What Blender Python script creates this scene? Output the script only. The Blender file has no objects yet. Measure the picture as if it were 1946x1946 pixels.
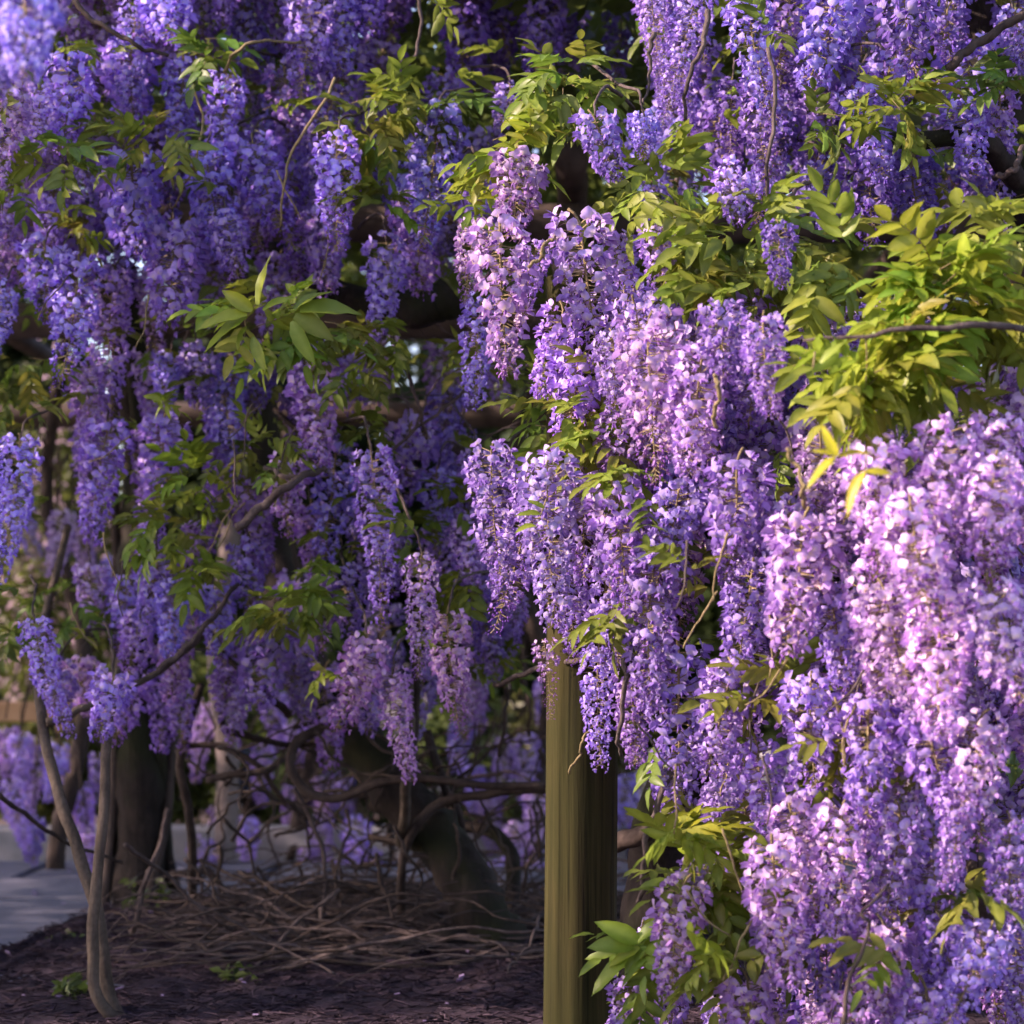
import bpy, math, random
import numpy as np
from mathutils import Vector, Matrix, Euler

R = math.radians
rnd = random.Random(11)
npr = np.random.default_rng(5)
scene = bpy.context.scene
COL = scene.collection

# ------------------------------------------------------------------ camera
K = 0.00025          # metres per photo pixel at one metre distance
CAM_H = 0.80
HOR = 1250.0         # photo row of the eye level
cam_d = bpy.data.cameras.new("camera")
cam = bpy.data.objects.new("camera", cam_d)
COL.objects.link(cam)
cam.location = (0, 0, CAM_H)
cam.rotation_euler = (R(90), 0, 0)
cam_d.sensor_width = 36
cam_d.lens = 36 / (1946 * K)
cam_d.shift_y = (HOR - 973) / 1946
cam_d.clip_end = 400
cam_d.dof.use_dof = True
cam_d.dof.focus_distance = 3.8
cam_d.dof.aperture_fstop = 4.0
scene.camera = cam

def at(px, py, D):
    return Vector(((px - 973) * K * D, D, CAM_H - (py - HOR) * K * D))

# ------------------------------------------------------------------ light
SUN_FROM = Vector((-0.88, -0.17, 0.46)).normalized()     # towards the sun
sun_el = math.asin(SUN_FROM.z)
world = bpy.data.worlds.new("World")
scene.world = world
world.use_nodes = True
wn = world.node_tree.nodes
wl = world.node_tree.links
sky = wn.new("ShaderNodeTexSky")
sky.sky_type = 'NISHITA'
sky.sun_disc = False
sky.sun_elevation = sun_el
sky.sun_rotation = math.atan2(SUN_FROM.x, SUN_FROM.y)
wl.new(sky.outputs[0], wn["Background"].inputs[0])
wn["Background"].inputs[1].default_value = 0.15
sl = bpy.data.lights.new("sun", 'SUN')
sl.energy = 4.4
sl.angle = R(0.6)
sl.color = (1.0, 0.86, 0.70)
so = bpy.data.objects.new("sun", sl)
COL.objects.link(so)
so.rotation_euler = (-SUN_FROM).to_track_quat('-Z', 'Y').to_euler()
so.location = (-6, -3, 6)

vs = scene.view_settings
vs.view_transform = 'Standard'
vs.look = 'None'
vs.gamma = 1.0
vs.use_curve_mapping = False
vs.exposure = 1.35
vs.use_white_balance = True
vs.white_balance_temperature = 6700
vs.white_balance_tint = 32
scene.cycles.max_bounces = 6
scene.cycles.diffuse_bounces = 3
scene.cycles.glossy_bounces = 2
scene.cycles.adaptive_threshold = 0.03
scene.cycles.transparent_max_bounces = 8
scene.cycles.use_denoising = True

# ------------------------------------------------------------------ materials
def new_mat(name):
    m = bpy.data.materials.new(name)
    m.use_nodes = True
    nt = m.node_tree
    return m, nt, nt.nodes["Principled BSDF"], nt.nodes["Material Output"]

def N(nt, t, **kw):
    n = nt.nodes.new(t)
    for k, v in kw.items():
        setattr(n, k, v)
    return n

def mix_col(nt, a, b, fac, mode='MIX'):
    n = N(nt, "ShaderNodeMix", data_type='RGBA', blend_type=mode)
    for sock, v in ((n.inputs["Factor"], fac), (n.inputs["A"], a), (n.inputs["B"], b)):
        if hasattr(v, "is_linked"):
            nt.links.new(v, sock)
        else:
            sock.default_value = v if not isinstance(v, tuple) or len(v) == 4 else (*v, 1)
    return n.outputs["Result"]

def ramp(nt, fac, stops):
    n = N(nt, "ShaderNodeValToRGB")
    e = n.color_ramp.elements
    while len(e) < len(stops):
        e.new(0.5)
    for el, (p, c) in zip(e, stops):
        el.position = p
        el.color = (*c, 1)
    nt.links.new(fac, n.inputs[0])
    return n.outputs[0]

def noise(nt, scale, detail=4, rough=0.55, coord=None, stretch=None):
    n = N(nt, "ShaderNodeTexNoise")
    n.inputs["Scale"].default_value = scale
    n.inputs["Detail"].default_value = detail
    n.inputs["Roughness"].default_value = rough
    tc = N(nt, "ShaderNodeTexCoord")
    src = tc.outputs[coord or "Object"]
    if stretch:
        mp = N(nt, "ShaderNodeMapping")
        mp.inputs["Scale"].default_value = stretch
        nt.links.new(src, mp.inputs[0])
        src = mp.outputs[0]
    nt.links.new(src, n.inputs["Vector"])
    return n.outputs["Fac"]

def bump(nt, bsdf, h, strength=0.4, dist=0.01):
    b = N(nt, "ShaderNodeBump")
    b.inputs["Strength"].default_value = strength
    b.inputs["Distance"].default_value = dist
    nt.links.new(h, b.inputs["Height"])
    nt.links.new(b.outputs[0], bsdf.inputs["Normal"])

def thin_mat(name, trans, rough, spec, vary, trans_gain=1.0, leaf=False):
    """petals and leaves: vertex colour x object colour, part of the light passes through"""
    m, nt, p, out = new_mat(name)
    at_ = N(nt, "ShaderNodeAttribute", attribute_name="Col")
    oi = N(nt, "ShaderNodeObjectInfo")
    c = mix_col(nt, at_.outputs["Color"], oi.outputs["Color"], 1.0, 'MULTIPLY')
    hsv = N(nt, "ShaderNodeHueSaturation")
    mr = N(nt, "ShaderNodeMapRange")
    mr.inputs["To Min"].default_value = 0.5 - vary
    mr.inputs["To Max"].default_value = 0.5 + vary
    nt.links.new(oi.outputs["Random"], mr.inputs["Value"])
    nt.links.new(mr.outputs[0], hsv.inputs["Hue"])
    mr2 = N(nt, "ShaderNodeMapRange")
    mr2.inputs["To Min"].default_value = 0.8
    mr2.inputs["To Max"].default_value = 1.15
    ml = N(nt, "ShaderNodeMath", operation='FRACT')
    mm = N(nt, "ShaderNodeMath", operation='MULTIPLY')
    mm.inputs[1].default_value = 37.3
    nt.links.new(oi.outputs["Random"], mm.inputs[0])
    nt.links.new(mm.outputs[0], ml.inputs[0])
    nt.links.new(ml.outputs[0], mr2.inputs["Value"])
    nt.links.new(mr2.outputs[0], hsv.inputs["Value"])
    nt.links.new(c, hsv.inputs["Color"])
    base = hsv.outputs[0]
    if leaf:
        f = noise(nt, 30, 3)
        base = mix_col(nt, base, ramp(nt, f, [(0.3, (0.75, 0.8, 0.7)), (0.7, (1.15, 1.1, 1.0))]), 1.0, 'MULTIPLY')
    nt.links.new(base, p.inputs["Base Color"])
    p.inputs["Roughness"].default_value = rough
    p.inputs["Specular IOR Level"].default_value = spec
    tr = N(nt, "ShaderNodeBsdfTranslucent")
    nt.links.new(base, tr.inputs["Color"])
    ms = N(nt, "ShaderNodeMixShader")
    ms.inputs[0].default_value = trans
    nt.links.new(p.outputs[0], ms.inputs[1])
    nt.links.new(tr.outputs[0], ms.inputs[2])
    nt.links.new(ms.outputs[0], out.inputs[0])
    return m

M = {}
M['petal'] = thin_mat("petal", 0.42, 0.6, 0.18, 0.012)
M['leaf'] = thin_mat("leaf", 0.5, 0.42, 0.4, 0.018, leaf=True)

def bark_mat(name, dark, light, scale=18, moss=None):
    m, nt, p, out = new_mat(name)
    f = noise(nt, scale, 8, 0.65, stretch=(1, 1, 0.25))
    f2 = noise(nt, scale * 4, 6, 0.6)
    c = ramp(nt, f, [(0.3, dark), (0.72, light)])
    c = mix_col(nt, c, ramp(nt, f2, [(0.3, (0.6, 0.6, 0.6)), (0.7, (1.2, 1.2, 1.2))]), 0.7, 'MULTIPLY')
    if moss:
        f3 = noise(nt, 5, 4)
        g = ramp(nt, f3, [(0.45, (0, 0, 0)), (0.62, (1, 1, 1))])
        c = mix_col(nt, c, moss, g)
    nt.links.new(c, p.inputs["Base Color"])
    p.inputs["Roughness"].default_value = 0.85
    p.inputs["Specular IOR Level"].default_value = 0.2
    bump(nt, p, f, 0.7, 0.02)
    return m

M['bark'] = bark_mat("bark", (0.022, 0.016, 0.014), (0.095, 0.07, 0.058))
M['trunk'] = bark_mat("trunk_bark", (0.008, 0.006, 0.005), (0.042, 0.031, 0.026), 22, (0.018, 0.02, 0.008))
M['stem'] = bark_mat("pale_stem_bark", (0.055, 0.042, 0.032), (0.155, 0.12, 0.09), 26)
M['twig'] = bark_mat("twig_bark", (0.045, 0.032, 0.03), (0.155, 0.12, 0.108), 40)
M['shoot'] = bark_mat("young_shoot", (0.16, 0.13, 0.06), (0.33, 0.25, 0.13), 40)
M['palebark'] = bark_mat("pale_bark", (0.14, 0.11, 0.10), (0.27, 0.225, 0.205), 10)

def post_mat():
    m, nt, p, out = new_mat("weathered_post")
    g = noise(nt, 30, 8, 0.65, stretch=(1, 1, 0.035))
    g2 = noise(nt, 90, 5, 0.6, stretch=(1, 1, 0.02))
    st = noise(nt, 4, 5, 0.6, stretch=(1, 1, 0.5))
    c = ramp(nt, g, [(0.3, (0.010, 0.008, 0.003)), (0.5, (0.030, 0.026, 0.008)), (0.75, (0.066, 0.057, 0.018))])
    c = mix_col(nt, c, ramp(nt, g2, [(0.34, (0.12, 0.11, 0.1)), (0.48, (1, 1, 1))]), 0.9, 'MULTIPLY')
    c = mix_col(nt, c, (0.020, 0.024, 0.005), ramp(nt, st, [(0.42, (0, 0, 0)), (0.7, (0.8, 0.8, 0.8))]))
    nt.links.new(c, p.inputs["Base Color"])
    p.inputs["Roughness"].default_value = 0.85
    p.inputs["Specular IOR Level"].default_value = 0.12
    bump(nt, p, g, 0.7, 0.008)
    return m
M['post'] = post_mat()

def simple(name, cols, scale, rough=0.85, bs=0.4, bd=0.01, detail=6, stretch=None):
    m, nt, p, out = new_mat(name)
    f = noise(nt, scale, detail, 0.62, stretch=stretch)
    n = len(cols)
    c = ramp(nt, f, [(0.28 + 0.44 * i / (n - 1), cc) for i, cc in enumerate(cols)])
    nt.links.new(c, p.inputs["Base Color"])
    p.inputs["Roughness"].default_value = rough
    p.inputs["Specular IOR Level"].default_value = 0.25
    bump(nt, p, f, bs, bd)
    return m
M['mulch'] = simple("mulch_soil", [(0.014, 0.009, 0.014), (0.036, 0.023, 0.034), (0.07, 0.046, 0.064)], 70, 0.95, 0.9, 0.012, 9)
M['earth'] = simple("earth", [(0.06, 0.045, 0.04), (0.11, 0.085, 0.08), (0.16, 0.125, 0.12)], 9, 0.95, 0.4, 0.02)
M['slab'] = simple("paving", [(0.085, 0.092, 0.125), (0.125, 0.13, 0.17), (0.18, 0.18, 0.215)], 13, 0.8, 0.25, 0.004)
M['kerb'] = simple("kerb_stone", [(0.20, 0.20, 0.21), (0.28, 0.275, 0.29)], 20, 0.8, 0.3, 0.004)
M['wallstone'] = simple("pale_wall_stone", [(0.38, 0.37, 0.39), (0.52, 0.50, 0.52)], 14, 0.85, 0.3, 0.006)
M['render'] = simple("wall_render", [(0.30, 0.25, 0.21), (0.38, 0.32, 0.27)], 5, 0.9, 0.15, 0.006)
M['timber'] = simple("timber", [(0.035, 0.025, 0.02), (0.08, 0.06, 0.05), (0.12, 0.09, 0.07)], 12, 0.85, 0.5, 0.006, 8, (1, 1, 1))
M['tan'] = simple("tan_timber", [(0.36, 0.21, 0.11), (0.5, 0.31, 0.17)], 20, 0.7, 0.2, 0.004)
M['blue'] = simple("blue_paint", [(0.10, 0.15, 0.33), (0.13, 0.19, 0.40)], 8, 0.5, 0.1, 0.002)

# ------------------------------------------------------------------ mesh helpers
def mesh_from(name, V, F, mat, cols=None, smooth=True):
    me = bpy.data.meshes.new(name)
    me.from_pydata([tuple(v) for v in V], [], [tuple(f) for f in F])
    if cols is not None:
        a = me.color_attributes.new("Col", 'FLOAT_COLOR', 'POINT')
        c = np.ones((len(V), 4), np.float32)
        c[:, :3] = cols
        a.data.foreach_set("color", c.ravel())
    if smooth:
        me.polygons.foreach_set("use_smooth", np.ones(len(me.polygons), bool))
    me.materials.append(M[mat])
    me.update()
    return me

def quads_mesh(name, V, Q, mat, cols=None, smooth=True):
    """V (n,3), Q (m,4) numpy arrays: fast path"""
    V = np.asarray(V, np.float32); Q = np.asarray(Q, np.int32)
    me = bpy.data.meshes.new(name)
    me.vertices.add(len(V)); me.vertices.foreach_set("co", V.ravel())
    me.loops.add(Q.size); me.loops.foreach_set("vertex_index", Q.ravel())
    me.polygons.add(len(Q))
    me.polygons.foreach_set("loop_start", np.arange(0, Q.size, 4, dtype=np.int32))
    me.polygons.foreach_set("loop_total", np.full(len(Q), 4, np.int32))
    if smooth:
        me.polygons.foreach_set("use_smooth", np.ones(len(Q), bool))
    if cols is not None:
        a = me.color_attributes.new("Col", 'FLOAT_COLOR', 'POINT')
        c = np.ones((len(V), 4), np.float32); c[:, :3] = cols
        a.data.foreach_set("color", c.ravel())
    me.materials.append(M[mat])
    me.update(); me.validate()
    return me

def link(name, me, parent=None, mat4=None, color=None, kind=None):
    o = bpy.data.objects.new(name, me)
    COL.objects.link(o)
    if parent is not None:
        o.parent = parent
    if mat4 is not None:
        o.matrix_basis = mat4
    if color is not None:
        o.color = (*color, 1)
    if kind:
        o["kind"] = kind
    return o

def thing(name, label, cat, loc=(0, 0, 0), group=None):
    o = bpy.data.objects.new(name, None)
    COL.objects.link(o)
    o.location = loc
    o.empty_display_size = 0.1
    o["label"] = label; o["category"] = cat
    if group:
        o["group"] = group
    return o

def tag(o, label, cat, group=None):
    o["label"] = label; o["category"] = cat
    if group:
        o["group"] = group
    return o

def smooth_path(P, n):
    P = np.array([list(p) for p in P], float)
    if len(P) == 2:
        t = np.linspace(0, 1, n)[:, None]
        return P[0] * (1 - t) + P[1] * t
    E = np.vstack([2 * P[0] - P[1], P, 2 * P[-1] - P[-2]])
    out = []
    segs = len(P) - 1
    for t in np.linspace(0, segs - 1e-6, n):
        i = int(t); u = t - i
        a, b, c, d = E[i:i + 4]
        out.append(0.5 * ((2 * b) + (c - a) * u + (2 * a - 5 * b + 4 * c - d) * u * u + (3 * b - a - 3 * c + d) * u ** 3))
    return np.array(out)

def tube_data(P, r0, r1, n=20, sides=7, wob=0.0, seed=0, knob=0.0):
    g = np.random.default_rng(seed)
    C = smooth_path(P, n)
    if wob:
        ph = g.uniform(0, 6.28, (3, 3))
        t = np.linspace(0, 1, n)
        for k in range(3):
            C[:, k] += wob * (np.sin(t * 9 + ph[k, 0]) * 0.5 + np.sin(t * 23 + ph[k, 1]) * 0.3 + np.sin(t * 47 + ph[k, 2]) * 0.15)
    T = np.gradient(C, axis=0)
    T /= np.linalg.norm(T, axis=1)[:, None] + 1e-9
    up = np.array([0.0, 0, 1]) if abs(T[0, 2]) < 0.9 else np.array([1.0, 0, 0])
    V = []; 
    nrm = np.cross(T[0], up); nrm /= np.linalg.norm(nrm)
    for i in range(n):
        nrm = nrm - T[i] * nrm.dot(T[i]); nrm /= np.linalg.norm(nrm) + 1e-9
        b = np.cross(T[i], nrm)
        f = i / (n - 1)
        r = r0 * (1 - f) + r1 * f
        if knob:
            r *= 1 + knob * (g.random() - 0.4)
        for s in range(sides):
            a = 6.28318 * s / sides
            rr = r * (1 + (knob * 0.6 * (g.random() - 0.5) if knob else 0))
            V.append(C[i] + nrm * math.cos(a) * rr + b * math.sin(a) * rr)
    F = []
    for i in range(n - 1):
        for s in range(sides):
            s2 = (s + 1) % sides
            F.append((i * sides + s, i * sides + s2, (i + 1) * sides + s2, (i + 1) * sides + s))
    F.append(tuple(range(sides))[::-1])
    F.append(tuple((n - 1) * sides + s for s in range(sides)))
    return V, F

_seed = [100]
def tube(name, parent, P, r0, r1, mat='bark', n=20, sides=7, wob=0.0, knob=0.0):
    _seed[0] += 1
    V, F = tube_data(P, r0, r1, n, sides, wob, _seed[0], knob)
    return link(name, mesh_from(name, V, F, mat), parent)

def box(name, parent, c, s, mat, rz=0, bev=0.006):
    x, y, z = s[0] / 2, s[1] / 2, s[2] / 2
    b = min(bev, x * 0.4, y * 0.4, z * 0.4)
    V = []; F = []
    # bevelled box: 24 verts
    idx = {}
    for sx in (-1, 1):
        for sy in (-1, 1):
            for sz in (-1, 1):
                for k in range(3):
                    v = [sx * x, sy * y, sz * z]
                    for j in range(3):
                        if j != k:
                            v[j] -= (sx, sy, sz)[j] * b
                    idx[(sx, sy, sz, k)] = len(V); V.append(v)
    for k in range(3):
        a, c2 = (k + 1) % 3, (k + 2) % 3
        for s_ in (-1, 1):
            q = []
            for (u, w) in ((-1, -1), (1, -1), (1, 1), (-1, 1)):
                t = [0, 0, 0]; t[k] = s_; t[a] = u; t[c2] = w
                q.append(idx[(*t, k)])
            F.append(q if s_ > 0 else q[::-1])
    for k in range(3):      # edges parallel to axis k
        a, c2 = (k + 1) % 3, (k + 2) % 3
        for u in (-1, 1):
            for w in (-1, 1):
                t0 = [0, 0, 0]; t0[a] = u; t0[c2] = w; t0[k] = -1
                t1 = list(t0); t1[k] = 1
                F.append((idx[(*t0, a)], idx[(*t1, a)], idx[(*t1, c2)], idx[(*t0, c2)]))
    for sx in (-1, 1):
        for sy in (-1, 1):
            for sz in (-1, 1):
                F.append((idx[(sx, sy, sz, 0)], idx[(sx, sy, sz, 1)], idx[(sx, sy, sz, 2)]))
    me = mesh_from(name, V, F, mat, smooth=False)
    o = link(name, me, parent)
    o.location = c; o.rotation_euler = (0, 0, rz)
    return o

# ------------------------------------------------------------------ ground
def bed_edge(x):
    return float(np.interp(x, [-3.5, -1.7, -1.36, -1.2, -0.3, 1, 4], [4.6, 4.9, 5.1, 6.25, 6.8, 6.9, 6.9]))

def bed_h(x, y):
    d = bed_edge(x) - y
    m = max(0.0, min(1.0, d / 0.16))
    m = m * m * (3 - 2 * m)
    h = 0.008 + m * (0.042 + 0.015 * math.sin(x * 2.1 + 0.6) * math.sin(y * 1.7) + 0.025 * math.exp(-((x + 0.95) ** 2 + (y - 5.9) ** 2) / 0.35) + 0.0 * math.exp(-((x - 0.1) ** 2 + (y - 6.0) ** 2) / 0.5))
    h += m * 0.012 * (math.sin(x * 17 + y * 5) * math.sin(y * 13 - x * 4))
    return h

g = link("ground", mesh_from("ground", [(-200, -60, 0), (200, -60, 0), (200, 300, 0), (-200, 300, 0)], [(0, 1, 2, 3)], 'earth', smooth=False), kind="structure")
V = []; F = []
nx, ny = 130, 90
xs = np.linspace(-3.4, 3.6, nx); ts = np.linspace(0, 1, ny)
for i, x in enumerate(xs):
    e = bed_edge(x)
    for t in ts:
        y = 2.2 + (e - 2.2) * t
        V.append((x, y, bed_h(x, y) + rnd.uniform(-1, 1) * 0.006 * (1 if 0.02 < t < 0.97 else 0)))
for i in range(nx - 1):
    for j in range(ny - 1):
        F.append((i * ny + j, (i + 1) * ny + j, (i + 1) * ny + j + 1, i * ny + j + 1))
bed = link("mulch_bed", mesh_from("mulch_bed", V, F, 'mulch'), kind="structure")

# path with separate slabs
path = link("garden_path", mesh_from("garden_path", [(-7, 4.0, 0.004), (7, 4.0, 0.004), (7, 8.1, 0.004), (-7, 8.1, 0.004)], [(0, 1, 2, 3)], 'mulch', smooth=False), kind="structure")
for r_, y in enumerate(np.arange(4.5, 8.0, 0.62)):
    for i in range(-5, 6):
        x = i * 0.86 + (0.43 if r_ % 2 else 0)
        if y + 0.3 < bed_edge(x) - 0.25 or abs(x) > 4.2:
            continue
        box("slab", path, (x, y, 0.018 + rnd.uniform(-0.003, 0.003)), (0.825, 0.585, 0.04), 'slab', bev=0.006)
kerb = thing("kerb", "pale stone kerb along the far side of the paved path", "kerb", (0, 8.25, 0))
for i in range(-6, 7):
    box("kerb_stone", kerb, (i * 0.92, 0, 0.065), (0.905, 0.16, 0.15), 'kerb', bev=0.012)

# low wall, rendered wall far behind
lw = thing("low_wall", "low pale stone wall behind the leaning trunk", "wall", (-0.1, 11.2, 0))
for row in range(2):
    for i in range(-4, 5):
        box("stone", lw, (i * 0.5 + (0.25 if row else 0), 0, 0.065 + row * 0.125), (0.49, 0.3, 0.118), 'wallstone', bev=0.012)
for i in range(-4, 5):
    box("coping", lw, (i * 0.52 + 0.1, 0, 0.277), (0.51, 0.36, 0.05), 'wallstone', bev=0.012)
rw = thing("garden_wall", "pale beige rendered wall far behind the left racemes", "wall", (-3.8, 15.5, 0))
box("wall_face", rw, (0, 0, 0.85), (4.2, 0.25, 1.7), 'render')
box("coping", rw, (0, 0, 1.74), (4.3, 0.34, 0.08), 'kerb')

# ------------------------------------------------------------------ florets
def grid_faces(nu, nv, off):
    return [(off + i * nv + j, off + (i + 1) * nv + j, off + (i + 1) * nv + j + 1, off + i * nv + j + 1) for i in range(nu - 1) for j in range(nv - 1)]

def add(V, F, C, v, f, c):
    o = len(V)
    V.extend(v); F.extend([tuple(o + a for a in q) for q in f]); C.extend(c)

LAV = np.array((0.50, 0.39, 0.81)); VIO = np.array((0.39, 0.245, 0.69)); BUD = np.array((0.27, 0.12, 0.53))
PALE = np.array((0.60, 0.50, 0.87)); SPOT = np.array((0.75, 0.70, 0.38)); CAL = np.array((0.22, 0.13, 0.22))

def floret(stage, seed):
    """one pea flower on its pedicel; grows along +X, banner up +Z. stage 2 open, 1 half open, 0 bud"""
    g = random.Random(seed)
    V = []; F = []; C = []
    L = 0.016
    # pedicel
    pv = []; pc = []
    for i, (x, z, r) in enumerate(((0, 0, 0.0007), (L, 0.001, 0.0009))):
        for s in range(3):
            a = 2.094 * s
            pv.append((x, math.cos(a) * r, z + math.sin(a) * r)); pc.append(CAL * (1.3 if i == 0 else 1))
    add(V, F, C, pv, [(s, (s + 1) % 3, 3 + (s + 1) % 3, 3 + s) for s in range(3)], pc)
    if stage >= 1:
        # banner
        Rw = (0.0112 if stage == 2 else 0.007) * g.uniform(0.9, 1.15); H = Rw * g.uniform(1.5, 1.75)
        nu, nv = 5, 4
        curl = g.uniform(0.2, 0.6) if stage == 2 else -0.2
        tw = g.uniform(-0.5, 0.5); bend = g.uniform(-0.35, 0.75)
        vv = []; cc = []
        for i in range(nu):
            u = -1 + 2 * i / (nu - 1)
            for j in range(nv):
                t = j / (nv - 1)
                w = (0.30 + 0.85 * math.sin(min(1, t * 1.05) * 2.5) ** 0.8) if t < 0.99 else 0.62
                edge = t - 0.16 * abs(u) ** 2 * (t > 0.9)
                x = L + 0.002 + 0.006 * t - curl * H * 0.7 * t * t - bend * Rw * u * u * (0.5 + t) + g.uniform(-1, 1) * 0.0006
                y = u * Rw * w + tw * H * t * 0.4
                z = 0.001 + H * edge
                vv.append((x, y, z))
                base = PALE * (1 - t) + LAV * t
                if j == 0:
                    base = SPOT * 0.7 + PALE * 0.3
                if j == 1 and i == 2:
                    base = SPOT * 0.55 + PALE * 0.45
                cc.append(base * g.uniform(0.9, 1.06))
        add(V, F, C, vv, grid_faces(nu, nv, 0), cc)
        # wings, keel
        for sgn in (-1, 1):
            wl_ = (0.0155 if stage == 2 else 0.012) * g.uniform(0.9, 1.1)
            vv = []; cc = []
            for i in range(3):
                t = i / 2
                for j in range(3):
                    q = j / 2
                    ww = 0.0058 * (0.45 + 0.9 * math.sin(0.6 + t * 2.0))
                    x = L + 0.003 + wl_ * t
                    y = sgn * (0.0012 + 0.0035 * math.sin(q * 1.6) * (0.6 + 0.4 * t) + 0.002 * t)
                    z = -0.001 - 0.006 * t * t + ww * (q - 0.5) * -1.4 + 0.002
                    vv.append((x, y, z))
                    cc.append((VIO * (0.75 + 0.35 * (1 - t)) + PALE * 0.12 * (1 - t)) * g.uniform(0.92, 1.08))
            add(V, F, C, vv, grid_faces(3, 3, 0), cc)
    # bud / keel body
    bl = {2: 0.012, 1: 0.013, 0: 0.0135}[stage] * g.uniform(0.9, 1.1)
    br = {2: 0.0028, 1: 0.0042, 0: 0.0046}[stage]
    vv = []; cc = []
    prof = ((0, 0.35), (0.22, 0.85), (0.6, 1.0), (1.0, 0.22))
    for t, rr in prof:
        for s in range(5):
            a = 1.2566 * s
            vv.append((L + bl * t, math.cos(a) * br * rr * 0.85, math.sin(a) * br * rr - 0.0045 * t * t + 0.001))
            cc.append((CAL * 1.1 if t == 0 else BUD * (1.25 - 0.3 * t)) * g.uniform(0.9, 1.1))
    ff = [(i * 5 + s, i * 5 + (s + 1) % 5, (i + 1) * 5 + (s + 1) % 5, (i + 1) * 5 + s) for i in range(3) for s in range(5)]
    add(V, F, C, vv, ff, cc)
    return np.array(V), np.array(F), np.array(C)

FLO = {2: [floret(2, s) for s in range(8)], 1: [floret(1, 20 + s) for s in range(3)], 0: [floret(0, 40 + s) for s in range(2)]}
FLO_ME = {k: [quads_mesh("floret", *f[:2], 'petal', f[2]) for f in v] for k, v in FLO.items()}

def raceme_layout(L, seed, open_to, dens=1.0):
    """list of (stage, variant, Matrix) and the axis curve"""
    g = random.Random(seed)
    n = int((95 + 700 * L) * dens)
    bx, by = g.uniform(-0.16, 0.16), g.uniform(-0.16, 0.16)
    axis = lambda t: Vector((bx * L * t * t, by * L * t * t, -L * t))
    out = []
    ang = g.uniform(0, 6)
    for i in range(n):
        t = (i + 0.5) / n
        t = t ** 0.95
        ang += 2.39996 + g.uniform(-0.35, 0.35)
        if g.random() < 0.07 or (math.sin(ang * 1.0 + t * 9 + seed) > 0.86 and g.random() < 0.6):
            continue
        q = t + g.uniform(-0.1, 0.1)
        st = (2 if g.random() < 0.8 else 1) if q < open_to else (1 if q < open_to + 0.14 else 0)
        s = 0.59 * (1.12 - 0.45 * max(0, t - 0.25) / 0.75) * g.uniform(0.72, 1.3)
        if st == 0:
            s *= 1.05 - 0.45 * t
        # pedicel direction: outwards, upper ones lifted, lower ones drooping
        el = 0.20 - 0.75 * t + g.uniform(-0.25, 0.25)
        ped = (0.026 * (1 - 0.75 * t) + 0.010 * g.random() - 0.003) * (0.75 if t < 0.06 else 1) * min(1.25, 0.7 + L * 1.4)
        d = Vector((math.cos(ang) * math.cos(el), math.sin(ang) * math.cos(el), math.sin(el)))
        rot = Matrix.Rotation(ang, 4, 'Z') @ Matrix.Rotation(-el + g.gauss(0.1, 0.4), 4, 'Y') @ Matrix.Rotation(g.gauss(0, 0.6), 4, 'X')
        out.append((st, g.randrange(len(FLO[st])), Matrix.Translation(axis(t) + d * ped) @ rot @ Matrix.Scale(s, 4), g.uniform(0.85, 1.1), axis(t), d * ped * 1.05))
    return out, axis

def axis_mesh(L, axis, lay, seed):
    g = random.Random(seed)
    P = [(g.uniform(-.01, .01), g.uniform(-.01, .01), 0.018)] + [axis(t) for t in (0, 0.33, 0.66, 1.0)]
    V, F = tube_data(P, 0.0022, 0.0008, 9, 4)
    for e in lay[::2]:
        o = len(V); a = e[4]; b = a + e[5]
        w = 0.0008
        V += [a + Vector((0, 0, w)), a - Vector((0, 0, w)), b - Vector((0, 0, w)), b + Vector((0, 0, w))]
        F.append((o, o + 1, o + 2, o + 3))
    return mesh_from("flower_cluster", V, F, 'shoot')

def florets_mesh(lay):
    VV = []; FF = []; CC = []; o = 0
    for st, vi, mt, val, *_ in lay:
        v, f, c = FLO[st][vi]
        m = np.array(mt)
        VV.append(v @ m[:3, :3].T + m[:3, 3]); FF.append(f + o); CC.append(np.clip(c * val, 0, 0.95)); o += len(v)
    return quads_mesh("florets", np.vstack(VV), np.vstack(FF), 'petal', np.vstack(CC))

VAR = []
for i, L in enumerate((0.11, 0.14, 0.17, 0.20, 0.24, 0.28, 0.33, 0.38)):
    for s in range(3):
        lay, ax = raceme_layout(L, 1000 + i * 10 + s, (0.86, 0.72, 0.58)[s], 1.0)
        W = 0.052 + 0.05 * min(1.25, 0.7 + L * 1.4)
        VAR.append(dict(L=L, W=W, lay=lay, ax=axis_mesh(L, ax, lay, i * 7 + s), flo=florets_mesh(lay), op=s))
# loose, mostly-bud racemes
for s, L in enumerate((0.16, 0.24)):
    lay, ax = raceme_layout(L, 1900 + s, 0.25, 0.55)
    VAR.append(dict(L=L, W=0.07, lay=lay, ax=axis_mesh(L, ax, lay, 99 + s), flo=florets_mesh(lay), op=3))

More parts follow.
